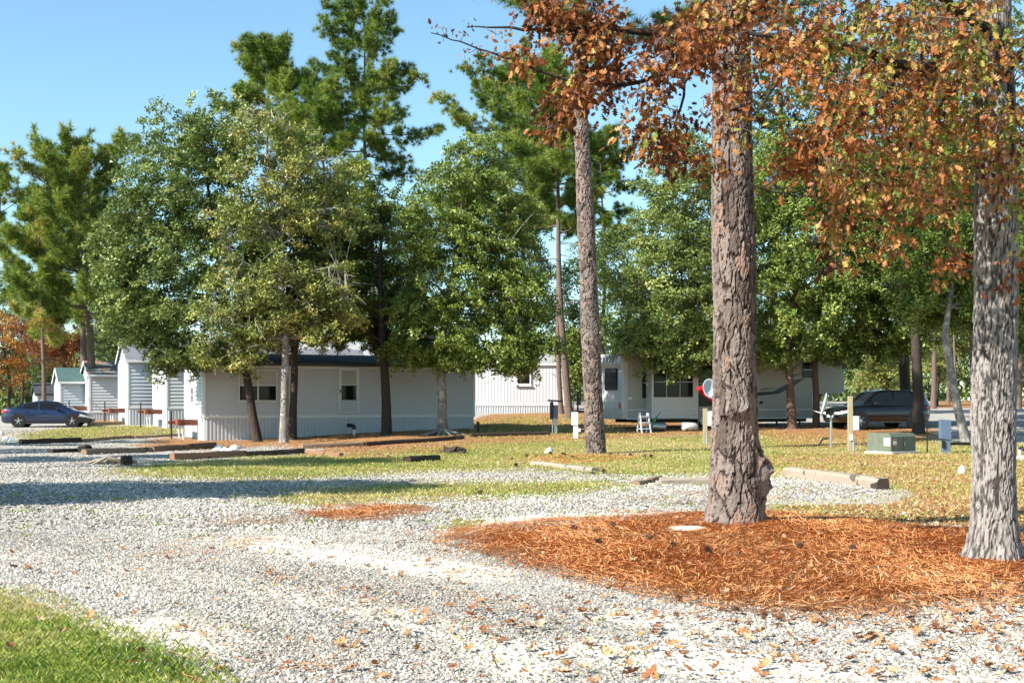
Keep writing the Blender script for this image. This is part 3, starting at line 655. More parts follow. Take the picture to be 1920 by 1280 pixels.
def broadleaf(name, label, base, top, r0, lobes, d, nclump, per, leaf, mat, barkmat, seed, bias=.0, spread=(.42, .2), group=None, twigs=0, nbranch=14, thick=1.0, twigmat=None, shell=.36, cat='tree'):
    """tree grown to a crown outline: trunk with limbs reaching to leaf clumps; base, top: world points of the trunk"""
    rs = np.random.default_rng(seed); T = thing(name, base, label, cat, group=group); o = np.array(base)
    C = lobe_points(lobes, d, int(nclump*1.35), rs, thick, shell)
    kk = unit(rs.normal(size=(7, 3)))*rs.uniform(2.2, 5.2, (7, 1)); g = np.sin(C @ kk.T*(50/max(d, 40))**.5+rs.random(7)*6.3).sum(1)+.5*rs.normal(size=len(C))
    C = C[np.argsort(-g)[:nclump]]; C = C[rs.permutation(nclump)]   # clumps gather in boughs, leaving gaps between
    ztop, zbot = C[:, 2].max(), C[:, 2].min()
    b0, t0 = np.array(base, float), np.array(top, float)
    cx = C.mean(0); tip = np.array([cx[0]*.7+t0[0]*.3, cx[1]*.5+t0[1]*.5, ztop-.8])
    mid = [b0+(t0-b0)*k+np.array([rs.normal(0, .03), rs.normal(0, .03), 0]) for k in (.33, .66)]
    path = [b0-[0, 0, .15], b0+[0, 0, .12], *mid, t0]; steps = [t0+(tip-t0)*k+np.append(rs.normal(0, .18, 2), 0) for k in (.25, .5, .75, 1)]
    path += steps; rad = [r0*1.55, r0*1.15, r0*.95, r0*.88, r0*.82, r0*.6, r0*.42, r0*.25, r0*.06]
    segs = [([tuple(p-o) for p in path], rad)]; nodes = [(p, r) for p, r in zip(path[4:], rad[4:])]
    far = C[rs.permutation(nclump)[:nbranch*5]]
    prim = []
    for c in far[:nbranch]:
        zc = min(c[2]-.25*np.hypot(c[0]-cx[0], c[1]-cx[1]), ztop-1); line = path[4:]; j = int(np.argmin([abs(p[2]-zc) for p in line])); st = line[j]; r = rad[4+j]*.5
        pts = arc(st-o, c-o, .12); segs.append((pts, list(np.linspace(max(r, .03), .012, len(pts))))); prim += [np.array(p)+o for p in pts[1:]]
    if prim:
        PP = np.array(prim)
        for c in far[nbranch:]:
            j = int(np.argmin(np.linalg.norm(PP-c, axis=1)-.3*(PP[:, 2] < c[2]))); segs.append((arc(PP[j]-o, c-o, .1, 3), [.022, .017, .012, .006]))
    tr = tubes('trunk', segs, barkmat, T, 9)
    if twigs:
        PP = np.array(prim); ts = []
        for c in C[rs.choice(nclump, min(twigs, nclump), replace=False)]:
            j = int(np.argmin(np.linalg.norm(PP-c, axis=1))); q = arc(PP[j]-o, c-o, .1, 3); ts.append((q, [.018, .014, .01, .006]))
            for _ in range(3): e = c+rs.normal(0, .32, 3)+[0, 0, .12]; ts.append((arc(np.array(q[2]), e-o, .05, 2), [.01, .008, .004]))
        tubes('twigs', ts, twigmat or M['twig'], T, 4)
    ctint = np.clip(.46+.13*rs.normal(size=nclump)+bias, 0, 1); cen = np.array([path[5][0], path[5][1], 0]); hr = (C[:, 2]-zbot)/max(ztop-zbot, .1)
    yaw = np.arctan2(C[:, 1]-cen[1], C[:, 0]-cen[0])+rs.normal(0, .6, nclump); pit = -.05+.3*hr**2+rs.normal(0, .42, nclump); rol = rs.normal(0, .6, nclump); sc = (spread[0]/.36)*(.65+.5*rs.random(nclump))
    ax = np.stack([np.cos(yaw)*np.cos(pit), np.sin(yaw)*np.cos(pit), np.sin(pit)], 1)
    TV, TF, Tt = leaf_spray(rs, per, leaf/(spread[0]/.36))
    sprayed('crown', TV, TF, Tt, C-o-ax*sc[:, None]*.45, np.stack([rol, -pit, yaw], 1), sc, ctint, mat, T)
    return T

def tufts(P, A, rs, L, wd, k, tint):
    """needle tufts at P with axis A: k thin triangles each"""
    m = len(P); idx = np.repeat(np.arange(m), k); n = len(idx)
    D = unit(A[idx]*.75+rs.normal(size=(n, 3))*.8); S = unit(np.cross(D, rs.normal(size=(n, 3)))); ln = L*(.7+.5*rs.random(n))
    V = np.empty((n, 3, 3)); c = P[idx]; V[:, 0] = c-S*wd*.6; V[:, 1] = c+S*wd*.6; V[:, 2] = c+D*ln[:, None]+np.array([0, 0, -1])*(ln*.12)[:, None]
    return V.reshape(-1, 3), np.arange(n*3).reshape(-1, 3), np.repeat(tint[idx]+.08*rs.normal(size=n), 3)

def pine(name, label, base, height, r0, c0, rad, seed, ntuft=2400, lean=(0, 0), group=None, needle=.36, wd=.045, k=12, nb=34, barkmat=None, bias=0, trunkobj=None, dead=6, pole=()):
    """pine: bare pole, whorled limbs, needle tufts at the ends of the branchlets"""
    rs = np.random.default_rng(seed); T = trunkobj or thing(name, base, label, 'pine tree', group=group)
    ax = lambda h: np.array([lean[0]*(h/height)+.12*math.sin(h*.35+seed), lean[1]*(h/height)+.1*math.cos(h*.3+seed)-.1, h])
    pole = list(pole)
    if not trunkobj:
        hs = np.concatenate([[-.15, .15], np.linspace(1, height-.3, 12)])
        pole = [([tuple(ax(h)) for h in hs], [r0*1.5 if h < 0 else r0*1.15 if h < .5 else r0*(1-.86*max(h, 0)/height) for h in hs])]
    segs = []; tips = []; dirs = []; ct = []
    for i in range(nb):
        f = (i+.5)/nb; h = c0+(height-c0-.3)*f**.9+rs.normal(0, .15); az = i*2.4+rs.normal(0, .4)
        prof = math.sqrt(max(.05, 1-((f-.36)/.68)**2))
        ln = rad*prof*(.6+.6*rs.random()); el = -.15+.75*f+rs.normal(0, .15); dr = np.array([math.cos(az)*math.cos(el), math.sin(az)*math.cos(el), math.sin(el)])
        p0 = ax(h); path = [p0+dr*ln*t+np.array([0, 0, .28*ln*t*t]) for t in np.linspace(0, 1, 5)]
        segs.append(([tuple(p) for p in path], list(np.linspace(max(.022, r0*.26*(1-.6*f)), .012, 5))))
        nbl = max(4, int(ln*5.0)); tn = rs.normal(0, .12)
        for j in range(nbl):
            t = .3+.7*(j+rs.random())/nbl; q = p0+dr*ln*t+np.array([0, 0, .28*ln*t*t]); bl = unit(dr*.7+rs.normal(0, .6, 3)+np.array([0, 0, .25])); L = (.25+.4*rs.random())*(.5+.3*ln)*(1.1-.4*t)
            e = q+bl*L; segs.append(([tuple(q), tuple((q+e)/2+[0, 0, .03]), tuple(e)], [.014, .011, .007])); 
            for _ in range(5): tips.append(q+(e-q)*(.3+.75*rs.random())+rs.normal(0, .15, 3)); dirs.append(unit(bl+np.array([0, 0, .5])+rs.normal(0, .35, 3))); ct.append(.42+tn+bias+.12*rs.normal())
    for i in range(dead):
        h = c0*(.55+.42*rs.random()); az = rs.random()*6.28; e = ax(h)+np.array([math.cos(az), math.sin(az), -.1])*(.5+rs.random()*1.1); segs.append(([tuple(ax(h)), tuple((ax(h)+e)/2), tuple(e)], [.03, .02, .01]))
    bb = MB()
    for q in pole: bb.tube(*q, 10, cap=False)
    for q in segs: bb.tube(*q, 4, cap=False)
    bb.build('upper_trunk' if trunkobj else 'trunk', barkmat or M['farpine'], T, True)
    P, A, ct = np.array(tips), np.array(dirs), np.array(ct)
    if len(P) < ntuft:
        j = rs.choice(len(P), ntuft-len(P)); P = np.concatenate([P, P[j]+rs.normal(0, .2, (len(j), 3))]); A = np.concatenate([A, unit(A[j]+rs.normal(0, .4, (len(j), 3)))]); ct = np.concatenate([ct, ct[j]])
    if len(P) > ntuft*1.35: j = rs.choice(len(P), int(ntuft*1.35), replace=False); P, A, ct = P[j], A[j], ct[j]
    TV, TF, Tt = tufts(np.zeros((1, 3)), np.array([[1., 0, 0]]), rs, 1.0, wd/needle*.5, k*4, np.zeros(1))
    yaw = np.arctan2(A[:, 1], A[:, 0]); pit = np.arcsin(np.clip(A[:, 2], -1, 1)); n = len(P)
    sprayed('crown', TV, TF, Tt, P, np.stack([rs.random(n)*6.3, -pit, yaw], 1), needle*(.8+.5*rs.random(n)), ct, M['needle'], T)
    return T

# --- the big pine in the straw bed
def near_pines():
    b = hit(1377, 979); s = F/b.y
    T = thing('pine_tree', b, 'massive pine trunk with a lumpy scar, standing in the orange pine straw bed', 'pine tree')
    rows = [(985, 1376, 63), (960, 1377, 57), (930, 1379, 52), (890, 1379, 48.5), (840, 1377, 43.5), (760, 1377, 41), (650, 1376, 40), (500, 1375, 39.5), (300, 1371, 38.5), (150, 1371, 36), (0, 1366, 34), (-250, 1362, 31)]
    pts = [((px-1376)/s, 0, (985-py)/s-.1) for py, px, w in rows]; rd = [w/s for _, _, w in rows]
    bark_trunk('trunk', pts, rd, .085, .34, .034, 136, .020, M['pinebark'], T, 5, lobes=0,
               bumps=((1.52, 4.75, .10, .55, .085), (1.46, 4.3, .08, .35, .06), (.80, 6.05, .22, .36, .12), (.55, 6.15, .20, .34, .08)))
    top = pts[-1][2]
    hs = np.linspace(top-.05, 19, 9); segs = [([(pts[-1][0]-.05*i, 0, h) for i, h in enumerate(hs)], list(np.linspace(rd[-1]-.02, .05, 9)))]
    pine('', '', b, 20, .25, 11.5, 4.2, 31, 1800, trunkobj=T, pole=segs, needle=.26, wd=.02, dead=0)
    # the slim tall pine
    b = hit(1118, 850); s = F/b.y
    T = thing('pine_tree', b, 'tall slim pine with plated bark on a small straw patch near the camper', 'pine tree')
    rows = [(852, 1118, 20), (835, 1117, 18.5), (780, 1114, 17.5), (600, 1106, 17), (400, 1098, 15.5), (200, 1088, 13.5), (60, 1086, 12), (-60, 1083, 11)]
    pts = [((px-1118)/s, 0, (850-py)/s-.1) for py, px, w in rows]; rd = [w/s for _, _, w in rows]
    bark_trunk('trunk', pts, rd, .13, .26, .04, 72, .04, M['pinebark'], T, 8)
    hs = np.linspace(pts[-1][2]-.05, 20.8, 6); segs = [([(pts[-1][0]*(1+.1*i), 0, h) for i, h in enumerate(hs)], list(np.linspace(rd[-1]-.02, .04, 6)))]
    pine('', '', b, 21, .2, 13.0, 4.0, 33, 1500, lean=(-.8, 0), trunkobj=T, pole=segs, needle=.34, wd=.022, k=26, dead=0)
near_pines()

# --- the russet oak whose crown hangs into the picture
def near_oak():
    rs = np.random.default_rng(21); b = hit(1862, 1052); s = F/b.y; d = b.y
    T = thing('oak_tree', b, 'grey barked oak with a flared foot and russet leaves hanging over the straw bed', 'oak tree'); o = np.array(b)
    rows = [(1062, 1864, 66), (1040, 1863, 57), (1010, 1863, 48), (970, 1864, 43.5), (900, 1863, 41), (800, 1864, 39.5), (700, 1865, 39), (600, 1866, 38.5), (450, 1868, 39), (330, 1868, 37), (180, 1866, 36), (60, 1862, 33), (-60, 1860, 31), (-300, 1858, 27)]
    pts = [((px-1862)/s, 0, (1052-py)/s-.05) for py, px, w in rows]; rd = [w/s for _, _, w in rows]
    bark_trunk('trunk', pts, rd, .034, .24, .016, 132, .018, M['oakbark'], T, 11, lobes=5, edge=.26, cv=.28, bumps=((3.45, 4.5, .12, .4, .05), (4.5, 4.4, .10, .35, .05), (4.85, 4.0, .1, .3, .05)))
    def pt(px, py, dd): return np.array(at(px, py, dd))-o
    limbs = [   # (path in pixels with distance, start radius, end radius)
        ([(1862, 90, d), (1770, 128, d-.3), (1690, 125, d-.6), (1600, 90, d-.9), (1500, 75, d-1.1), (1400, 60, d-1.0)], .07, .02),
        ([(1862, -60, d), (1700, -110, d+.2), (1500, -60, d+.3), (1370, 55, d+.2), (1250, 60, d), (1100, 55, d-.1), (980, 55, d-.1), (875, 50, d-.1)], .085, .005),
        ([(1370, 55, d+.2), (1300, 120, d+.1), (1180, 160, d), (1060, 150, d-.1), (980, 120, d-.2), (900, 92, d-.2), (808, 62, d-.3)], .03, .005),
        ([(1862, 60, d), (1790, 20, d-.7), (1720, -60, d-1.5), (1600, -160, d-2)], .06, .03),
        ([(1862, 150, d), (1960, 60, d-.5), (2080, 0, d-1)], .06, .03), ([(1862, -200, d), (1900, -420, d-.4), (1960, -700, d)], .12, .05),
        ([(1862, -150, d), (1640, -420, d+.5), (1400, -600, d+.4)], .08, .03), ([(1690, 125, d-.6), (1640, 200, d-.8), (1560, 250, d-.8), (1520, 330, d-.8)], .03, .008),
        ([(1862, 20, d), (1780, 180, d+1), (1700, 280, d+1.2), (1640, 400, d+1.2)], .05, .01), ([(1300, 120, d+.1), (1270, 220, d), (1260, 300, d)], .018, .005),
        ([(1862, 10, d), (1900, 200, d-.8), (1890, 340, d-.9)], .04, .01), ([(1500, 75, d-1.1), (1440, 180, d-1.1), (1390, 245, d-1.2), (1340, 262, d-1.3)], .02, .004),
        ([(1600, 90, d-.9), (1520, 380, d-.9), (1400, 345, d-1), (1340, 375, d-1)], .012, .004)]
    segs = []; nodes = []
    for path, r0, r1 in limbs:
        q = [pt(*p) for p in path]; n = 5*(len(q)-1)+1; tt = np.linspace(0, len(q)-1, n); Q = np.stack([np.interp(tt, range(len(q)), [p[k] for p in q]) for k in range(3)], 1)
        Q[1:-1] = (Q[:-2]+2*Q[1:-1]+Q[2:])/4+rs.normal(0, .012, (n-2, 3)); segs.append(([tuple(p) for p in Q], list(np.linspace(r0, r1, n)))); nodes += list(Q[2:])
    # leaf sprays: where the crown hangs (photo pixels), how many, distances
    zones = [(1660, 100, 240, 130, 215, -2.2, 2.2), (1700, 270, 190, 130, 140, -1.6, 1.8), (1640, 400, 110, 70, 34, -1.0, 1.4), (1890, 120, 110, 160, 42, -2.0, -.3), (1895, 330, 55, 110, 9, -1.6, -.5), (1900, 470, 40, 60, 3, -1, 0),
             (1370, 70, 140, 80, 62, -1.4, .8), (1200, 110, 130, 95, 56, -.6, .6), (1240, 230, 70, 70, 26, -.5, .4), (1080, 60, 90, 60, 26, -.5, .3), (1110, 170, 80, 40, 24, -.4, .3), (1010, 45, 50, 35, 14, -.4, .2), (1040, 235, 28, 28, 7, -.4, .1), (985, 115, 35, 18, 6, -.3, 0), (1380, 200, 50, 60, 10, -1.4, -.8), (1500, 300, 60, 80, 14, -1.2, 0), (1310, 300, 40, 35, 5, -.4, .3), (1780, 500, 40, 40, 6, .3, 1.4), (1575, 480, 30, 40, 4, .3, 1.2),
             (1600, -260, 420, 220, 150, -2.5, 2.5), (2150, 50, 180, 300, 90, -2.5, 2), (1900, -550, 420, 250, 110, -2.5, 2.5)]
    C = []; kk = unit(rs.normal(size=(6, 3)))*rs.uniform(5, 11, (6, 1)); ph = rs.random(6)*6.3
    for cx, cy, rx, ry, n, d0, d1 in zones:
        q_ = int(n*1.7); v = unit(rs.normal(size=(q_, 2)))*(rs.random(q_)**.5*(1+.1*rs.normal(size=q_)))[:, None]; dd = d+d0+(d1-d0)*rs.random(q_)
        K = np.array([pt(cx+a*rx, cy+e*ry, q) for (a, e), q in zip(v, dd)]); gn = np.sin(K @ kk.T+ph).sum(1)+.4*rs.normal(size=q_); C += list(K[np.argsort(-gn)[:n]])
    for px, py in ((820, 52), (838, 62), (862, 60), (870, 98), (888, 105), (905, 88), (930, 98), (918, 58), (935, 64), (880, 45), (960, 52)): C.append(pt(px, py, d-.2))
    C = np.array(C); N = np.array(nodes); tw = []
    small = np.array([1.0]*(len(C)-11)+[.35]*11)
    dist = np.min(np.linalg.norm(N[None]-C[:, None], axis=2), axis=1)
    for i_ in np.argsort(dist):   # each spray hangs on the nearest twig already there
        c = C[i_]; q = np.linalg.norm(N-c, axis=1); j = int(np.argmin(q)); L = q[j]; a_ = arc(N[j], c, .04+.06*rs.random(), 4); a_ = [np.array(p)+(rs.normal(0, .018, 3) if 0 < k_ < 4 else 0) for k_, p in enumerate(a_)]
        r_ = .0035+.004*min(L, 1.2); tw.append(([tuple(p) for p in a_], [r_*1.5, r_*1.3, r_, r_*.8, .003])); N = np.concatenate([N, a_[2:]])
    tubes('limbs', segs, M['oakbark'], T, 8); tubes('twigs', tw, M['darktwig'], T, 4)
    cnt = np.maximum(3, (24*small*(.5+.8*rs.random(len(C)))).astype(int)); idx = np.repeat(np.arange(len(C)), cnt); m = len(idx)
    P = C[idx]+rs.normal(size=(m, 3))*np.array([.095, .095, .085])*np.where(small[idx] < 1, .5, 1)[:, None]-[0, 0, .03]
    ax = unit((P-C[idx])*4+rs.normal(size=(m, 3))*.35+np.array([0, 0, -.45])); nz = unit(np.cross(ax, rs.normal(size=(m, 3)))); nz *= np.where(nz[:, 2:3] < 0, -1, 1); ay = np.cross(nz, ax)
    size = (.05+.07*rs.random(m)**1.3)*np.where(small[idx] < 1, .6, 1); V = leaf_set(P, size, np.stack([ax, ay, nz], 2), rs.normal(.3, .5, m))
    px = CX+F*(C[:, 0]+o[0])/(C[:, 1]+o[1]); grn = .33*sm(1380, 1620, px)
    tint = np.clip((.36+.95*grn+.26*rs.normal(size=len(C)))[idx]+.13*rs.normal(size=m), 0, 1)
    # the leaves that show largest are pieces of their own, the rest one mass
    wy = P[:, 1]+o[1]; pxl = CX+F*(P[:, 0]+o[0])/wy; pyl = HY-F*(P[:, 2]+o[2]-EYE)/wy
    vis = (pxl > 800) & (pxl < 1915) & (pyl > 5) & (pyl < 600); score = np.where(vis, size/wy, 0); big = np.argsort(-score)[:300]
    mask = np.ones(m, bool); mask[big] = False
    f = npmesh('foliage', V[mask].reshape(-1, 3), leaf_faces(mask.sum()), M['leaf_russet'], {'tint': np.repeat(tint[mask], 16)}, False, T); f['kind'] = 'stuff'
    for q in range(8):   # eight shared leaf shapes
        g = big[q::8]; V0 = leaf_set(np.zeros((1, 3)), np.array([1.0]), np.eye(3)[None], np.array([-.3+.2*q])); me = None
        for j in g:
            if me is None: ob = npmesh('leaf', V0[0], leaf_faces(1), M['leaf_russet'], {'tint': np.full(16, .12+.1*q)}, False, T); me = ob.data
            else: ob = link('leaf', me, T)
            ob.matrix_local = Matrix.LocRotScale(Vector(P[j]), Matrix(np.stack([ax[j], ay[j], nz[j]], 1).tolist()).to_quaternion(), Vector([size[j]]*3))
near_oak()

# --- oaks in front of the homes
def oaks():
    B = broadleaf
    b = hit(482, 828); B('oak_tree', 'dense green oak with a dark leaning trunk beside the pale trunked yellowing oak', b, at(458, 680, b.y), .19, [(330, 320, 120, 120), (290, 470, 112, 125), (345, 600, 115, 90), (265, 580, 80, 85), (235, 470, 55, 90), (400, 665, 90, 40), (330, 680, 60, 28), (410, 265, 75, 80), (400, 450, 100, 130)], b.y, 1085, 80, 0.150, M['leaf_olive'], M['shadedoak'], 41, bias=.06, spread=(.36, .15))
    b = hit(532, 830); B('oak_tree', 'thin yellowing oak with bare grey twigs and a pale lower trunk', b, at(536, 640, b.y), .17, [(500, 250, 75, 70), (545, 330, 125, 75), (590, 400, 100, 55), (470, 420, 70, 60), (520, 520, 150, 70), (470, 600, 115, 60), (590, 590, 90, 60), (430, 655, 80, 40)], b.y, 752, 63, 0.145, M['leaf_yellow'], M['grayoak'], 42, bias=.04, spread=(.36, .15), twigs=240, nbranch=22)
    b = hit(548, 824); B('oak_tree', 'dark trunked green oak right behind the pale trunk of the yellowing oak', b, at(551, 640, b.y), .17, [(560, 470, 100, 90), (600, 580, 90, 70), (520, 600, 80, 60)], b.y+1.6, 882, 200, .115, M['leaf_olive'], M['shadedoak'], 55, bias=-.08, spread=(.36, .15))
    b = hit(725, 815); B('oak_tree', 'shaded green oak with a straight black trunk in front of the storm door home', b, at(718, 640, b.y), .21, [(690, 430, 70, 100), (720, 560, 80, 80), (670, 610, 70, 60), (740, 640, 70, 40)], b.y+1.5, 525, 76, 0.150, M['leaf_green'], M['shadedoak'], 43, bias=-.06, spread=(.36, .15))
    b = hit(830, 815); T = B('oak_tree', 'full green oak with spreading roots at the end of the white lap sided home', b, at(829, 640, b.y), .20, [(880, 330, 90, 75), (830, 420, 85, 85), (930, 430, 95, 85), (880, 530, 120, 80), (960, 560, 80, 80), (800, 600, 70, 65), (890, 640, 135, 50), (985, 655, 65, 42), (940, 668, 95, 32), (870, 668, 90, 28), (790, 655, 60, 32)], b.y, 1085, 80, 0.150, M['leaf_green'], M['grayoak'], 44, bias=.07, spread=(.36, .15))
    for k, (a, L) in enumerate(((2.9, 1.0), (3.6, .9), (4.4, .7), (5.3, .8), (6.1, 1.1), (.9, .7))):   # surface roots
        c, q = math.cos(a), math.sin(a); MB().tube([(c*.12, q*.12, .38), (c*.26, q*.26, .14), (c*L*.6, q*L*.6, .05), (c*L, q*L, -.03)], [.11, .10, .06, .03], 8).build('root', M['grayoak'], T, True)
    b = hit(1390, 806); B('oak_tree', 'light green oak overhanging the camper windows', b, at(1385, 640, b.y), .2, [(1290, 330, 95, 85), (1260, 440, 100, 85), (1235, 550, 90, 80), (1330, 520, 85, 120), (1225, 640, 75, 48), (1320, 655, 80, 45), (1260, 668, 70, 30)], b.y, 910, 80, 0.150, M['leaf_olive'], M['redoak'], 45, bias=.12, spread=(.36, .15))
    b = hit(1485, 804); B('oak_tree', 'green oak with a reddish trunk before the camper graphics', b, at(1477, 650, b.y), .2, [(1470, 480, 90, 100), (1480, 610, 90, 55), (1460, 340, 80, 90), (1550, 560, 80, 70), (1455, 655, 75, 32)], b.y, 700, 80, 0.150, M['leaf_green'], M['redoak'], 46, bias=.1, spread=(.36, .15))
    b = hit(1530, 801); B('oak_tree', 'green oak with a pale speckled trunk beside the parked dark vehicle', b, at(1528, 650, b.y), .16, [(1620, 480, 110, 90), (1640, 600, 100, 60), (1600, 360, 120, 100), (1690, 640, 60, 45), (1570, 650, 60, 35)], b.y, 840, 80, 0.150, M['leaf_green'], M['redoak'], 47, bias=.04, spread=(.36, .15))
    b = hit(1722, 812); B('oak_tree', 'shaded oak with a thick black trunk behind the green transformer box', b, at(1716, 600, b.y), .24, [(1760, 450, 120, 110), (1740, 330, 130, 100), (1800, 560, 100, 60)], b.y+2, 735, 72, 0.160, M['leaf_green'], M['shadedoak'], 48, bias=-.2, spread=(.45, .32))
    b = on(1697, 66); B('oak_tree', 'dark oak trunk standing right behind the parked dark vehicle', b, at(1692, 600, 66), .26, [(1700, 420, 130, 130), (1560, 330, 110, 120)], 67, 525, 59, 0.180, M['leaf_green'], M['shadedoak'], 49, bias=-.22)
    b = hit(1810, 830); B('oak_tree', 'leaning oak with a pale lichen covered trunk by the blue grey pedestal', b, at(1772, 630, b.y), .17, [(1800, 470, 110, 90), (1870, 560, 80, 60), (1760, 560, 70, 60)], b.y+1, 525, 72, 0.160, M['leaf_green'], M['grayoak'], 50, bias=-.04)
    b = on(1826, 60); B('oak_tree', 'upright slender oak with yellowed lower leaves behind the leaning oak', b, at(1822, 500, 60), .16, [(1850, 380, 100, 120), (1900, 600, 60, 60)], 61, 420, 68, 0.170, M['leaf_yellow'], M['grayoak'], 51, bias=-.12)
    b = on(1455, 78); B('oak_tree', 'tall dark oak rising behind the camper roof', b, at(1450, 560, 78), .3, [(1450, 300, 120, 150), (1520, 150, 120, 120), (1400, 480, 110, 110), (1560, 450, 110, 110), (1480, 30, 90, 90)], 78, 735, 63, 0.200, M['leaf_green'], M['shadedoak'], 52, bias=-.24, spread=(.5, .25))  # leaf tint lowered: shade behind the russet crown put into the colour
    b = on(1700, 84); B('oak_tree', 'broad dark oak filling the gap behind the shaded oaks', b, at(1695, 560, 84), .3, [(1680, 230, 150, 150), (1780, 400, 150, 140), (1880, 300, 130, 170), (1640, 480, 120, 110), (1740, 60, 150, 120), (1880, 90, 120, 130)], 84, 805, 63, 0.210, M['leaf_green'], M['shadedoak'], 53, bias=-.26, spread=(.5, .25))  # leaf colour darkened here too, in place of deeper shade
    b = on(1960, 70); B('oak_tree', 'dark oak beyond the grey barked oak, reaching past the lane', b, at(1955, 560, 70), .3, [(1930, 380, 110, 160), (1950, 570, 90, 60)], 70, 420, 63, 0.200, M['leaf_olive'], M['shadedoak'], 54, bias=-.1, spread=(.5, .25))
oaks()

def pines_behind():
    def P(px, d, toprow, c0row, radpx, label, seed, r0=.2, leanpx=0, **kw):
        b = on(px, d); H = at(px, toprow, d).z-b.z-.30*radpx*d/F; C0 = at(px, c0row, d).z-b.z
        pine('pine_tree', label, b, H, r0, C0, radpx*d/F, seed, lean=(leanpx*d/F, 0), **kw)
    P(702, 88, -12, 330, 120, 'tallest open crowned pine rising above the lap sided home', 61, .24, -22, ntuft=2800, nb=36)
    P(510, 84, 58, 240, 85, 'rounded pine top rising over the yellowing oak', 62, .2, -8, ntuft=2000, nb=26)
    P(640, 80, 150, 400, 90, 'mid height pine between the rounded pine top and the tallest open crowned pine', 63, .2, -40, ntuft=2200, nb=28)
    P(985, 99, 92, 430, 150, 'bushy bright pine behind the full green oak', 64, .24, -5, ntuft=4200, nb=48, bias=.1)
    P(1064, 74, 95, 440, 110, 'pine with a bare grey pole beside the vertical sided home', 65, .23, -30, ntuft=2600, nb=34)
    P(1052, 82, 160, 420, 80, 'slim pine close behind the bare grey poled pine', 66, .17, -12, ntuft=900, nb=20)
    P(1132, 95, 230, 440, 66, 'small topped pine between the slim tall pine and the camper oak', 67, .2, -4, ntuft=1500, nb=24)
    P(178, 80, 244, 600, 135, 'broad pine with a sunlit trunk by the dark blue sedan', 68, .3, -35, ntuft=4400, nb=56, bias=.12)
    P(157, 92, 300, 600, 90, 'darker pine trunk right behind the sunlit trunked broad pine', 69, .3, -10, ntuft=2000, nb=34, bias=.1)
    P(80, 78, 360, 640, 62, 'slim pine standing behind the roof of the dark blue sedan', 70, .16, 0, ntuft=1100, nb=26, bias=.16)
    P(-15, 90, 300, 560, 62, 'thin pine at the far edge of the lane beyond the autumn tree', 71, .2, 15, ntuft=800, nb=20, bias=-.05)
    P(694, 96, 420, 560, 50, 'pale pine pole seen over the grey shingled roof', 72, .14, 0, ntuft=500, nb=14)
    # outside the picture, beyond the lane: their shade lies across the gravel
    for i, (x, y, h, c0, r) in enumerate(((-22.5, 24.3, 17, 11.5, 2.2), (-27.5, 27.5, 16, 10, 2.2), (-31, 34, 18, 11, 2.4), (-36, 40, 18, 9, 3))):
        pine('pine_tree', 'pine beyond the lane whose shade falls across the gravel', (x, y, gz(x, y)), h, .26, c0, r, 80+i, 700, nb=22, group='pines shading the lane', k=12, wd=.05)
    for i, (x, y, lb) in enumerate(((-15.6, 17.6, 'full oak beside the lane casting the broad shade on the gravel'), (-22.5, 14.0, 'second full oak beside the lane behind the one casting the broad shade'), (-30, 11.5, 'third full oak beside the lane, deeper in the grove'))):
        s = F/y; px = CX+x*s; b = Vector((x, y, gz(x, y))); ry = 2.6*s
        broadleaf('oak_tree', lb, b, (x+.1, y, b.z+3.2), .22, [(px, HY-4.6*s, 2.4*s, 1.5*s), (px-.6*s, HY-6.2*s, 2.8*s, 1.7*s), (px+.5*s, HY-7.8*s, 2.2*s, 1.5*s)], y, 520, 150, .16, M['leaf_olive'], M['grayoak'], 90+i, spread=(.5, .25))
pines_behind()

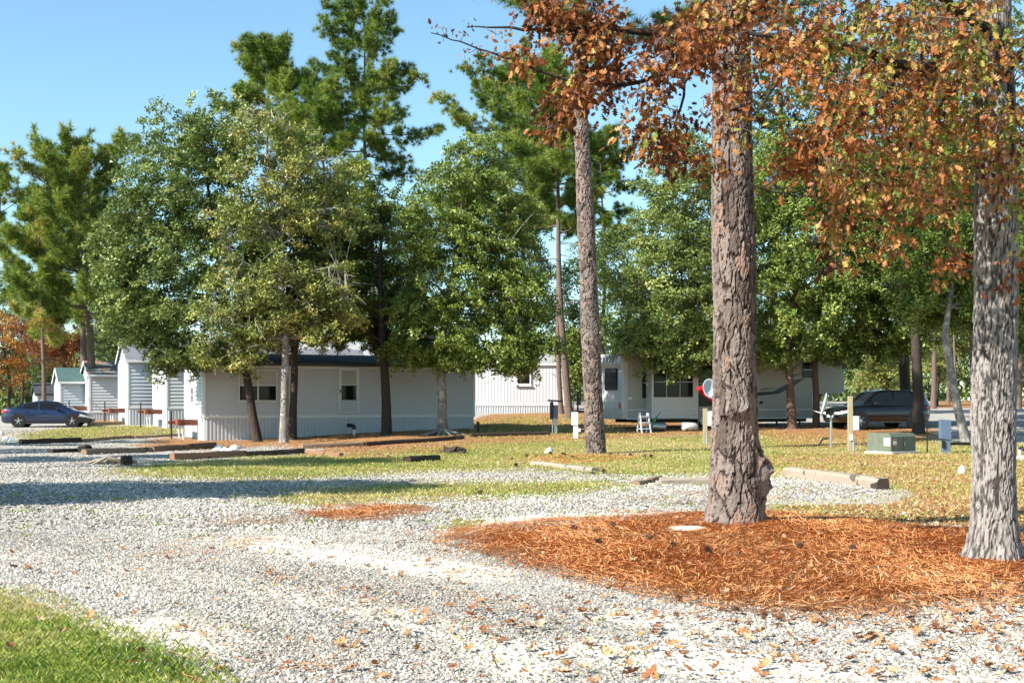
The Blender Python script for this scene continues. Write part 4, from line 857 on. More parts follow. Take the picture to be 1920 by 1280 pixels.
def background_trees():
    B = broadleaf
    spec = [(15, 118, [(0, 690, 55, 60), (30, 640, 45, 45), (-40, 640, 60, 70)], 'leaf_autumn', .1, 'glowing orange autumn tree behind the dark blue sedan'),
            (125, 112, [(125, 650, 50, 40), (90, 620, 50, 40)], 'leaf_autumn', -.2, 'small rust red tree behind the broad pine'),
            (40, 135, [(40, 560, 90, 60), (80, 660, 70, 60)], 'leaf_olive', -.15, 'dull green tree behind the glowing orange autumn tree'),
            (220, 100, [(235, 600, 55, 60), (200, 650, 50, 40)], 'leaf_olive', -.1, 'dark green tree behind the slate roofed home'),
            (640, 108, [(640, 600, 80, 50), (600, 540, 80, 70), (560, 620, 70, 40)], 'leaf_yellow', .05, 'yellow green tree beyond the grey shingled roof'),
            (780, 112, [(770, 560, 90, 90), (790, 450, 70, 80)], 'leaf_green', -.15, 'dark green tree behind the full green oak'),
            (1000, 108, [(1000, 560, 70, 80), (960, 480, 70, 80)], 'leaf_green', -.2, 'dark green tree behind the vertical sided home'),
            (1085, 112, [(1090, 620, 50, 60), (1085, 520, 40, 60)], 'leaf_green', -.1, 'dark green tree between the pine poles beyond the vertical sided home'),
            (1110, 84, [(1100, 690, 30, 26), (1080, 650, 30, 30)], 'leaf_green', .1, 'small bright tree with a pale forked stem behind the slim tall pine'),
            (1175, 92, [(1180, 560, 60, 90), (1150, 480, 40, 50)], 'leaf_green', -.15, 'dark tree filling the gap beside the light green camper oak'),
            (1660, 105, [(1655, 690, 50, 40), (1630, 650, 60, 40)], 'leaf_yellow', .12, 'golden leaved young tree behind the roof of the parked dark vehicle'),
            (1755, 110, [(1760, 670, 40, 50), (1775, 620, 50, 50)], 'leaf_yellow', -.05, 'yellow green sapling beyond the far lane'),
            (1880, 104, [(1885, 680, 45, 50), (1910, 620, 60, 60)], 'leaf_yellow', .0, 'yellow green tree beyond the grey barked oak'),
            (1930, 118, [(1935, 560, 80, 90)], 'leaf_olive', -.1, 'dull green tree at the far end of the lane')]
    for i, (px, d, lobes, mt, bias, label) in enumerate(spec):
        b = on(px, d); z = EYE-(min(l[1] for l in lobes)-HY)*d/F
        n = int(sum(l[2]*l[3] for l in lobes)*(d/100)**2/110)+60
        B('background_tree', label, b, (b.x+.2, d, b.z+(z-b.z)*.4), .18, lobes, d, min(int(n*1.3), 330), 110, .2, M[mt], M['shadedoak'], 100+i, bias=bias, spread=(.7, .5), nbranch=8, cat='tree')
    # bare trunks of the wood beyond the far lane
    rs = np.random.default_rng(77)
    for i, (px, d, r, top) in enumerate(((1748, 98, .22, 560), (1775, 118, .16, 560), (1648, 120, .2, 600), (1700, 125, .18, 600), (1868, 115, .13, 560), (1912, 96, .2, 540), (1890, 122, .15, 560), (1626, 130, .15, 600), (1790, 104, .12, 560), (1838, 112, .14, 560))):
        b = on(px, d); H = at(px, top-250, d).z-b.z
        pine('pine_tree', 'slender woodland pine trunk beyond the far lane', b, H, r, H*.62, 2.0, 120+i, 260, nb=12, group='woodland pines beyond the far lane', k=10, wd=.06, needle=.4, dead=3)
    # the wood that closes the horizon
    rs = np.random.default_rng(5); n = 7500; px = rs.uniform(-900, 2900, n); d = rs.uniform(135, 185, n)
    hgt = 8.0+2.0*np.sin(px*.011)+1.6*np.sin(px*.037+2)+1.5*np.sin(px*.0041)+5.0*sm(1150, 1450, px)-2.0*sm(450, 150, px)
    x = (px-CX)/F*d; z = ground_z(x, d)+hgt*rs.random(n)**1.1; C = np.stack([x, d, z], 1); idx = np.repeat(np.arange(n), 14)
    V, Fq = diamonds(C[idx]+rs.normal(size=(len(idx), 3))*[1.3, 1.3, .8], .55+.4*rs.random(len(idx)), .4+.2*rs.random(len(idx)), rs, .6)
    ob = npmesh('forest', V, [Fq], M['leaf_olive'], {'tint': np.repeat(np.clip((.25+.15*rs.normal(size=n)+.2*(rs.random(n) < .12))[idx]+.12*rs.normal(size=len(idx)), 0, 1), 3)})
    tag(ob, 'far dark wood closing the view behind the homes', 'forest', kind='stuff')
background_trees()
# ------------------------------------------------------------------ homes
class Wallmap:
    """turns photo pixels into places on a building's long wall or end wall"""
    def __init__(s, P0, th):
        s.P = np.array(P0[:2]); s.z0 = P0[2]; s.ax = np.array([math.cos(th), math.sin(th)]); s.inn = np.array([-math.sin(th), math.cos(th)])
    def front(s, px, row, off=0):
        r = np.array([(px-CX)/F, 1.0]); t = (s.P.dot(-s.inn)+off)/r.dot(-s.inn); return (r*t-s.P).dot(s.ax), EYE-(row-HY)/F*t-s.z0
    def end(s, px, row):
        r = np.array([(px-CX)/F, 1.0]); t = s.P.dot(s.ax)/r.dot(s.ax); return (r*t-s.P).dot(s.inn), EYE-(row-HY)/F*t-s.z0

def strip_wall(b, p0, p1, z0, z1, step, lip, top=None):
    """lap siding between plan points p0 -> p1 (outside on the right hand of the direction), optional gable function top(t)"""
    p0, p1 = np.array(p0, float), np.array(p1, float); dv = p1-p0; L = np.linalg.norm(dv); dv /= L; n = np.array([dv[1], -dv[0]]); z = z0
    zm = z1 if top is None else max(top(t) for t in (0, .5, 1))
    while z < zm-.02:
        zt = min(z+step, zm); a, c = 0., L
        if top is not None and zt > z1:
            k = (min(zt, zm-.001)-z1)/(zm-z1); a, c = L*.5*k, L*(1-.5*k)
        q = lambda t, o, zz: (*(p0+dv*t+n*o), zz)
        b.add([q(a, lip, z), q(c, lip, z), q(c, .002, zt), q(a, .002, zt)], [(0, 1, 2, 3)]); b.add([q(a, .0, z+.004), q(c, .0, z+.004), q(c, lip, z), q(a, lip, z)], [(0, 1, 2, 3)]); z += step

def ribbed(b, p0, p1, zt, bottom, pitch=.16, dep=.025, vert=True):
    """corrugated skirting between plan points"""
    p0, p1 = np.array(p0, float), np.array(p1, float); dv = p1-p0; L = np.linalg.norm(dv); dv /= L; n = np.array([dv[1], -dv[0]]); x = 0.; pr = []
    while x < L:
        for f, o in ((0, 0), (.42, 0), (.5, dep), (.92, dep)):
            if x+f*pitch < L: pr.append((x+f*pitch, o))
        x += pitch
    pr.append((L, 0)); base = len(b.v); vs = []
    for t, o in pr:
        p = p0+dv*t+n*o; vs += [(*p, bottom(*p)), (*p, zt)]
    b.add(vs, [(2*i, 2*i+2, 2*i+3, 2*i+1) for i in range(len(pr)-1)])

def window(parent, lx0, lx1, z0, z1, y=-.042, rz=0, origin=(0, 0, 0), sashes=1, upper='blind', lower='glass', sill=False, grid=False, fr=.05):
    """framed sash window facing -y"""
    b = MB(); d = .035
    b.box(lx0-fr, lx1+fr, y-d, y+.03, z1, z1+fr); b.box(lx0-fr, lx1+fr, y-d, y+.03, z0-fr, z0); b.box(lx0-fr, lx0, y-d, y+.03, z0, z1); b.box(lx1, lx1+fr, y-d, y+.03, z0, z1)
    w = (lx1-lx0)/sashes
    for k in range(1, sashes): b.box(lx0+w*k-fr*.6, lx0+w*k+fr*.6, y-d*.9, y+.03, z0, z1)
    zm = (z0+z1)/2
    for k in range(sashes): b.box(lx0+w*k+(fr*.6 if k else 0), lx0+w*(k+1)-(fr*.6 if k < sashes-1 else 0), y-d*.75, y+.02, zm-.02, zm+.02)
    o = b.build('window', M['trim'], parent); o.location = origin; o.rotation_euler = (0, 0, rz)
    for k in range(sashes):
        x0, x1 = lx0+w*k+.005, lx0+w*(k+1)-.005
        MB().box(x0, x1, y-.012, y+.01, zm+.02, z1).build('pane', M[upper], o); MB().box(x0, x1, y-.010, y+.01, z0, zm-.02).build('pane', M[lower], o)
    if grid:
        g = MB(); xm = (lx0+lx1)/2; g.box(xm-.012, xm+.012, y-.022, y-.011, zm+.02, z1); g.box(lx0, lx1, y-.021, y-.0105, (zm+z1)/2-.012, (zm+z1)/2+.012); g.build('muntin', M['trim'], o)
    if sill: MB().box(lx0-.14, lx1+.14, y-.09, y+.0, z0-fr-.09, z0-fr).build('sill', M['trim'], o)
    return o

def home(label, px, row, th, L, W, eave_row, skirt_row, rise, siding, roof, style='lap', oh=.2, lapstep=.18, hitch=None, group=None, endwin=None, vent=None):
    P0 = hit(px, row); T = thing('mobile_home', P0, label, 'mobile home', th, group); wm = Wallmap(P0, th); d = P0.y
    ze = EYE-(eave_row-HY)/F*d-P0.z; zs = EYE-(skirt_row-HY)/F*d-P0.z; zr = ze+rise
    ca, sa = math.cos(th), math.sin(th)
    def bottom(x, y): return gz(P0.x+x*ca-y*sa, P0.y+x*sa+y*ca)-P0.z-.08
    core = MB(); core.prismx([(.05, zs), (W-.05, zs), (W-.05, ze-.02), (W/2, zr-.03), (.05, ze-.02)], .05, L-.05); core.build('wall_core', M[siding], T)
    b = MB(); corners = [(0, 0), (L, 0), (L, W), (0, W)]
    for i in range(4):
        p0, p1 = corners[i], corners[(i+1) % 4]; gable = (lambda t: ze+rise*(1-abs(2*t-1))) if i in (1, 3) else None
        if style == 'lap': strip_wall(b, p0, p1, zs, ze, lapstep, .042, gable)
        else:
            ribbed(b, p0, p1, ze, lambda x, y: zs, .21, .009)
            if gable: p0, p1 = np.array(p0), np.array(p1); m = (p0+p1)/2; b.add([(*p0, ze), (*p1, ze), (*m, zr)], [(0, 1, 2)])
    b.build('siding', M[siding], T)
    b = MB()
    for i in range(4): ribbed(b, corners[i], corners[(i+1) % 4], zs, bottom)
    b.build('skirting', M['skirt'], T)
    c = MB()
    for x, y in corners: c.box(x-.05 if x == 0 else x-.06, x+.06 if x == 0 else x+.05, y-.05 if y == 0 else y-.06, y+.06 if y == 0 else y+.05, zs, ze)
    c.box(-.04, L+.04, -.045, 0, zs-.06, zs+.05); c.box(-.045, 0, 0, W, zs-.06, zs+.05); c.box(0, L, -.035, -.001, ze-.20, ze-.01)
    c.build('trim', M['trim'], T)
    r = MB(); k = rise/(W/2); ye = -oh; zo = ze-oh*k; r.prismx([(ye, zo), (ye, zo+.07), (W/2, zr+.07), (W-ye, zo+.07), (W-ye, zo), (W/2, zr)], -.16, L+.16); ro = r.build('roof', M[roof], T)
    f = MB(); f.box(-.19, L+.19, ye-.03, ye-.003, zo-.07, zo+.06)
    for x0, x1 in ((-.19, -.163), (L+.163, L+.19)): f.prismx([(ye, zo-.10), (ye, zo+.06), (W/2, zr+.06), (W-ye, zo+.06), (W-ye, zo-.10), (W/2, zr-.10)], x0, x1)
    f.build('fascia', M['trim'] if roof != 'roofdark' else M['darkmetal'], ro)
    if vent is not None:
        v = MB(); v.tube([(vent, W*.3, zr-.4*rise), (vent, W*.3, zr+.35)], .05, 8); v.build('vent_pipe', M['darkmetal'], ro)
    if hitch:   # rust red towing tongue standing out of the end wall
        h = MB(); yc = W*.42; zt = hitch; h.box(-.75, .0, yc-.62, yc-.50, zt-.12, zt+.12); h.box(-.75, 0, yc+.50, yc+.62, zt-.12, zt+.12); h.box(-.90, -.75, yc-.66, yc+.66, zt-.12, zt+.14); h.box(-1.2, -.90, yc-.1, yc+.1, zt-.06, zt+.06)
        ho = h.build('hitch_tongue', M['rust'], T)
        j = MB(); j.tube([(-1.05, yc, bottom(-1.05, yc)+.06), (-1.05, yc, zt+.5)], .035, 8); j.build('jack', M['black'], ho); l = MB()
        for yy in (yc-.5, yc+.5): l.tube([(-.7, yy, zt-.1), (-.62, yy, bottom(-.6, yy)+.05)], .03, 6)
        l.build('support_leg', M['white'], ho)
    for (x0, r0, x1, r1) in endwin or ():
        a, zb = wm.end(x0, r1); c2, ztp = wm.end(x1, r0); y0, y1 = sorted((a, c2)); window(T, -.22, .22, zb, ztp, rz=-math.pi/2, origin=(0, min(max((y0+y1)/2, .5), W-.5), 0), upper='glass')
    return T, wm, P0, ze, zs

TH = R(24)
def homes():
    T, wm, P0, ze, zs = home('white lap sided mobile home with a storm door behind the oaks', 383, 826, TH, 12.3, 4.6, 679, 781, .42, 'siding', 'roofdark', hitch=.75, endwin=((361, 727, 365, 753),))
    x0, z0 = wm.front(449, 750); x1, z1 = wm.front(517, 695); window(T, x0, x1, z0, z1, sashes=2)
    x0, z0 = wm.front(637, 772); x1, z1 = wm.front(670, 692)
    b = MB(); fr = .07; b.box(x0-fr, x1+fr, -.085, .02, z1, z1+fr); b.box(x0-fr, x0, -.085, .02, z0, z1); b.box(x1, x1+fr, -.085, .02, z0, z1); b.box(x0-fr-.05, x1+fr+.05, -.09, .02, z0-.05, z0); D = b.build('door', M['trim'], T)
    h = z1-z0; MB().box(x0, x1, -.06, .0, z0+.005, z0+.27*h).build('kick_panel', M['utilgrey'], D); MB().box(x0+.06, x1-.06, -.056, .0, z0+.28*h, z0+.62*h).build('pane', M['glass'], D); MB().box(x0+.06, x1-.06, -.056, .0, z0+.645*h, z1-.06).build('pane', M['blind'], D)
    s = MB(); s.box(x0, x0+.06, -.066, 0, z0+.275*h, z1); s.box(x1-.06, x1, -.066, 0, z0+.275*h, z1); s.box(x0+.06, x1-.06, -.065, 0, z0+.62*h, z0+.645*h); s.box(x0+.06, x1-.06, -.065, 0, z1-.06, z1); s.build('sash', M['trim'], D)
    MB().box(x0-.02, x0+.03, -.11, -.067, z0+.45*h, z0+.52*h).build('handle', M['black'], D)
    # things standing against its skirting
    a = hit(576, 814); t = thing('storage_bin', a, 'low black storage bin against the skirting below the wide window', 'bin', TH); MB().box(-.5, .5, -.25, .25, 0, .30, b=.03).build('tub', M['black'], t); MB().box(-.53, .53, -.28, .28, .30, .40, b=.03).build('lid', M['black'], t)
    a = hit(664, 815); t = thing('sewer_pipe', a, 'white drain pipe with a black elbow below the storm door', 'pipe', TH); MB().tube([(0, 0, -.05), (0, 0, .28)], .06, 10).build('riser', M['white'], t); MB().tube([(0, 0, .24), (0, 0, .36), (-.05, .0, .40), (-.32, .05, .42)], .085, 10).build('elbow', M['black'], t)
    home('white lap sided mobile home tucked behind the dense green oak', 313, 803, TH, 11, 4.6, 684, 764, 1.0, 'siding', 'roofslate', hitch=.85, endwin=((294, 711, 301, 730),))
    home('tall white mobile home with a steep slate roof', 240, 797, TH, 10, 4.0, 673, 763, 1.05, 'sidingb', 'roofslate', lapstep=.2, hitch=.8)
    home('white mobile home with pine needles on its roof behind the sunlit pine trunk', 168, 787, TH, 9, 4.2, 699, 772, .75, 'siding', 'rooflitter', oh=.45, hitch=.7)
    home('bluish white mobile home with a green metal roof', 113, 785, TH, 9, 4.2, 713, 776, .8, 'sidingb', 'roofgreen', oh=.35)
    home('small white mobile home with a dark roof behind the sedan roof', 70, 781, TH, 9, 4.2, 737, 775, .7, 'sidingb', 'roofdark', oh=.3)
    home('smallest white mobile home with a grey roof next to the orange autumn tree', 42, 779, TH, 9, 4.2, 745, 774, .85, 'siding', 'roofgrey', oh=.4)
    T, wm, P0, ze, zs = home('pale mobile home with vertical panel siding behind the full green oak', 800, 776, R(6), 9.1, 5.2, 681, 759, .9, 'sidingv', 'roofgrey', style='vert', lapstep=.2, oh=.1)
    x0, z0 = wm.front(970, 719); x1, z1 = wm.front(993, 688); window(T, x0, x1, z0, z1, upper='glass', grid=True, sill=True, fr=.09)
    x0, z0 = wm.front(862, 719); x1, z1 = wm.front(876, 688); window(T, x0, x1, z0, z1, upper='glass', grid=True, sill=True, fr=.09)
    p = MB(); p.box(9.14, 10.7, .4, 4.6, ze-.25, ze-.05); po = p.build('porch_roof', M['trim'], T); q = MB(); q.box(10.5, 10.6, .5, .6, bottom_of(P0, R(6), 10.5, .5), ze-.25); q.box(10.5, 10.6, 4.4, 4.5, bottom_of(P0, R(6), 10.5, 4.5), ze-.25); q.build('porch_post', M['darkmetal'], po)
    # roof seen over the first home
    b = on(560, 74); d = 74; T = thing('mobile_home', b, 'mobile home showing only its pale grey shingle roof above the lap sided home', 'mobile home', R(4))
    xr = (697-560)/F*d; zt = EYE-(641-HY)/F*(d+2.5)-b.z; zb = zt-1.0
    MB().box(-8.9, xr-.3, .2, 5.2, -.1, zb+.02).build('wall', M['sidingb'], T); r = MB(); r.prismx([(-.2, zb-.08), (-.2, zb), (2.6, zt), (5.5, zb), (5.5, zb-.08), (2.6, zt-.1)], -9.2, xr+.1); ro = r.build('roof', M['roofgrey'], T); MB().tube([((620-560)/F*d, .9, zb+.2), ((620-560)/F*d, .9, zb+.75)], .06, 8).build('vent_pipe', M['darkmetal'], ro)

def bottom_of(P0, th, x, y): return gz(P0[0]+x*math.cos(th)-y*math.sin(th), P0[1]+x*math.sin(th)+y*math.cos(th))-P0[2]-.05
homes()

# ------------------------------------------------------------------ vehicles
def wheel(parent, x, z, y, r, spokes=5, side=-1, wd=.2):
    o = MB().disc((x, z), r, y, y+wd*-side, 24, r*.62).build('wheel', M['tyre'], parent, False)
    b = MB(); b.disc((x, z), r*.66, y+.012*-side, y+.03*-side, 20, r*.57); b.disc((x, z), r*.16, y+.0, y+.05*-side, 10)
    for k in range(spokes):
        a = 2*math.pi*k/spokes+.3; c, s = math.cos(a), math.sin(a); w = r*.11; n = (-s*w, c*w)
        vs = [(x+c*r*.1+e*n[0], yy, z+s*r*.1+e*n[1]) for yy in (y+.008*-side, y+.04*-side) for e in (-1, 1)]+[(x+c*r*.62+e*n[0]*.7, yy, z+s*r*.62+e*n[1]*.7) for yy in (y+.008*-side, y+.04*-side) for e in (-1, 1)]
        b.add(vs, [(0, 1, 5, 4), (2, 6, 7, 3), (0, 4, 6, 2), (1, 3, 7, 5)])
    b.build('rim', M['alloy'], o); MB().disc((x, z), r*.6, y+.06*-side, y+.08*-side, 20).build('brake_disc', M['darkmetal'], o)
    return o

def car(name, label, loc, rz, L, Wd, deck, roof, sill, wheels, wr, paint, wins, tumble=.36, cat='car', spokes=5, mirror=1.9):
    """deck, roof: (x, z) profiles over the length (0 rear, L front)"""
    T = thing(name, loc, label, cat, rz); dx, dz = zip(*deck); rx, rzz = zip(*roof); hw = Wd/2
    def width(x): return hw*(1-.16*max(0, 1-x/.7)**2-.20*max(0, 1-(L-x)/.9)**2)
    def belt(x): return float(np.interp(x, dx, dz))
    xs = list(np.linspace(0, L, 41)); ring = []; V = []; n = 0
    for x in xs:
        w_, bl = width(x), belt(x); e = min(1, min(x, L-x)/.16); sz = sill+(.10*(1-e)); 
        sec = [(w_*.88, sz), (w_*.97, sz+.10), (w_, sz+(bl-sz)*.40), (w_*.995, sz+(bl-sz)*.62), (w_*.955, bl-.045), (w_*.90, bl), (w_*.55, bl+.028), (0, bl+.038)]
        sec = [(y*(.86+.14*e), z) for y, z in sec]
        full = sec+[(-y, z) for y, z in sec[-2::-1]]; n = len(full); V += [(x, -y, z) for y, z in full]
    Fc = [(i*n+k, i*n+k+1, (i+1)*n+k+1, (i+1)*n+k) for i in range(len(xs)-1) for k in range(n-1)]+[tuple(range(n)), tuple((len(xs)-1)*n+k for k in range(n-1, -1, -1))]+[(i*n, (i+1)*n, (i+1)*n+n-1, i*n+n-1) for i in range(len(xs)-1)]
    MB().add(V, Fc).build('body', paint, T, True)
    def side(x, z): return width(x)*.90-.0-tumble*(z-belt(x))
    xs = list(np.linspace(rx[0], rx[-1], 33)); V = []
    for x in xs:
        zr = float(np.interp(x, rx, rzz)); b0 = belt(x)-.01; h = max(zr-b0, .01)
        sec = [(side(x, b0), b0), (side(x, b0+h*.86), b0+h*.86), (side(x, b0+h)*.88, b0+h*.97), (side(x, b0+h)*.5, b0+h), (0, b0+h+.008)]
        full = sec+[(-y, z) for y, z in sec[-2::-1]]; n = len(full); V += [(x, -y, z) for y, z in full]
    MB().add(V, [(i*n+k, i*n+k+1, (i+1)*n+k+1, (i+1)*n+k) for i in range(len(xs)-1) for k in range(n-1)]).build('cabin', paint, T, True)
    for s in (-1, 1):
        for poly in wins['side']:   # (x0, x1): strip under the roof line
            x0, x1, top, bot = poly; q = MB(); xx = np.linspace(x0, x1, 9); V = []
            for x in xx:
                zr = float(np.interp(x, rx, rzz)); zl = belt(x)+bot; zu = max(zl+.004, belt(x)+(zr-belt(x))*top)
                V += [(x, s*(side(x, zl)+.006), zl), (x, s*(side(x, zu)+.006), zu)]
            q.add(V, [(2*i, 2*i+2, 2*i+3, 2*i+1) for i in range(8)]).build('side_window', M['glass'], T)
        for wx in wheels:
            MB().disc((wx, wr+.02), wr*1.17, s*(width(wx)+.004), s*(width(wx)-.1), 24).build('wheel_arch', M['black'], T); wheel(T, wx, wr, s*(width(wx)+.012), wr, spokes, s)
        MB().box(mirror-.1, mirror+.08, -.09, .09, 0, .13, Matrix.Translation((0, s*(width(mirror)+.06), belt(mirror)+.02)), b=.03).build('mirror', M['black'], T)
        for hx in wins.get('handles', ()): MB().box(hx-.1, hx+.1, -.012, .012, -.018, .018, Matrix.Translation((hx*0, s*(width(hx)+.006), belt(hx)-.13)), b=.008).build('handle', paint, T)
    for nm, x0, x1 in (('rear_window', *wins['rear']), ('windscreen', *wins['front'])):
        V = []
        for x in np.linspace(x0, x1, 7):
            zr = float(np.interp(x, rx, rzz)); h = zr-belt(x); y = side(x, belt(x)+h)*.80
            V += [(x, -y, zr+.006), (x, 0, zr+.018), (x, y, zr+.006)]
        MB().add(V, [(3*i+k, 3*i+k+1, 3*i+4+k, 3*i+3+k) for i in range(6) for k in (0, 1)]).build(nm, M['glass'], T)
    def lamp(nm, mat, x0, x1, z0, z1, y0):
        for s in (-1, 1):
            V = []
            for x in np.linspace(x0, x1, 5):
                t = (x-x0)/(x1-x0); V += [(x, s*(width(x)*(.86+.14*min(1, min(x, L-x)/.16))*1.004+.006), z0[0]+(z0[1]-z0[0])*t), (x, s*(width(x)*(.86+.14*min(1, min(x, L-x)/.16))*.985+.008), z1[0]+(z1[1]-z1[0])*t)]
            q = MB().add(V, [(2*i, 2*i+2, 2*i+3, 2*i+1) for i in range(4)])
            e = 0 if x0 < L/2 else L; sg = -.008 if e == 0 else .008; xe = x0 if e == 0 else x1; k = 0 if e == 0 else 8
            yy = abs(V[k][1]); q.add([(e+sg, s*yy*.99, V[k][2]), (e+sg, s*yy*.99, V[k+1][2]), (e+sg, s*y0, V[k+1][2]), (e+sg, s*y0, V[k][2])], [(0, 1, 2, 3)]); q.build(nm, mat, T)
    lamp('tail_light', M['lampred'], .0, .34, (belt(.1)-.22, belt(.2)-.13), (belt(.1)-.04, belt(.2)-.06), hw*.35)
    lamp('headlight', M['lens'], L-.55, L, (belt(L-.3)-.14, belt(L-.1)-.17), (belt(L-.5)-.07, belt(L-.1)-.06), hw*.4)
    lamp('side_marker', M['amber'], L-.62, L-.5, (belt(L-.5)-.22, belt(L-.5)-.22), (belt(L-.5)-.17, belt(L-.5)-.17), hw*.9)
    g = MB(); g.box(L-.02, L+.012, -hw*.42, hw*.42, belt(L)-.22, belt(L)-.10); g.box(L-.02, L+.012, -hw*.6, hw*.6, sill+.06, sill+.20); g.build('grille', M['black'], T)
    MB().box(-.012, .02, -.26, .26, sill+.35, sill+.47).build('number_plate', M['white'], T); MB().box(L-.01, L+.02, -.26, .26, sill+.22, sill+.33).build('number_plate', M['white'], T)
    s_ = MB()
    for s in (-1, 1): s_.box(wheels[0]+wr*1.2, wheels[1]-wr*1.2, s*(hw*.985)-.02, s*(hw*.985)+.02, sill-.02, sill+.05)
    s_.build('sill_trim', M['darkmetal'], T)
    return T

def vehicles():
    c = hit(80, 801)
    o = car('parked_car', 'dark blue sedan parked on the lane before the row of homes', c, R(9), 4.6, 1.80,
        [(0, .90), (.12, .97), (.6, .99), (1.3, .955), (2.6, .92), (3.2, .90), (3.9, .83), (4.4, .70), (4.6, .55)],
        [(.35, .985), (.8, 1.11), (1.4, 1.33), (1.9, 1.41), (2.3, 1.415), (2.7, 1.37), (3.3, 1.10), (3.75, .86)], .20, (.92, 3.66), .33, M['carblue'],
        {'side': [(.78, 1.08, .78, .03), (1.12, 1.88, .86, .02), (1.98, 3.02, .86, .02)], 'rear': (.5, 1.35), 'front': (2.72, 3.66), 'handles': (1.35, 2.2)}, mirror=2.95)
    m = Matrix.Rotation(R(9), 4, 'Z') @ Vector((2.3, 0, 0)); o.location = (c.x-m.x, c.y-m.y+.9, gz(c.x, c.y+.9)-.0)
    a = on(1578, 57); rz = R(180+17)
    o = car('parked_suv', 'dark sport utility vehicle parked in deep shade beside the camper', a, rz, 4.75, 1.90,
        [(0, .98), (.1, 1.05), (1.5, 1.06), (3.2, 1.05), (3.5, 1.05), (4.2, .98), (4.6, .88), (4.75, .70)],
        [(.02, 1.06), (.35, 1.66), (.9, 1.75), (2.2, 1.77), (2.7, 1.70), (3.3, 1.27), (3.55, 1.05)], .30, (.95, 3.78), .37, M['carblack'],
        {'side': [(.45, .98, .84, .03), (1.06, 1.95, .86, .02), (2.04, 3.12, .86, .02)], 'rear': (.06, .32), 'front': (2.75, 3.45), 'handles': (1.3, 2.2)}, tumble=.24, cat='suv', spokes=6, mirror=3.0)
    m = Matrix.Rotation(rz, 4, 'Z') @ Vector((4.75, .95, 0)); o.location = (a.x-m.x, a.y-m.y, gz(a.x-m.x/2, a.y-m.y/2)+.02)
    a = on(1058, 92)
    o = car('parked_car', 'pale silver car half hidden behind the bare grey pine pole', a, R(200), 4.5, 1.80,
        [(0, .92), (.12, 1.0), (1.4, .98), (3.0, .95), (3.9, .88), (4.35, .74), (4.5, .56)], [(.1, .98), (.5, 1.4), (1.0, 1.55), (2.2, 1.56), (2.7, 1.48), (3.4, .98)], .22, (.9, 3.6), .33, M['cargrey'],
        {'side': [(.6, 1.1, .84, .03), (1.2, 1.95, .86, .02), (2.05, 3.0, .86, .02)], 'rear': (.15, .48), 'front': (2.75, 3.35)}, mirror=2.9)
    o.location = (a.x-.3, a.y, gz(a.x, a.y))
vehicles()

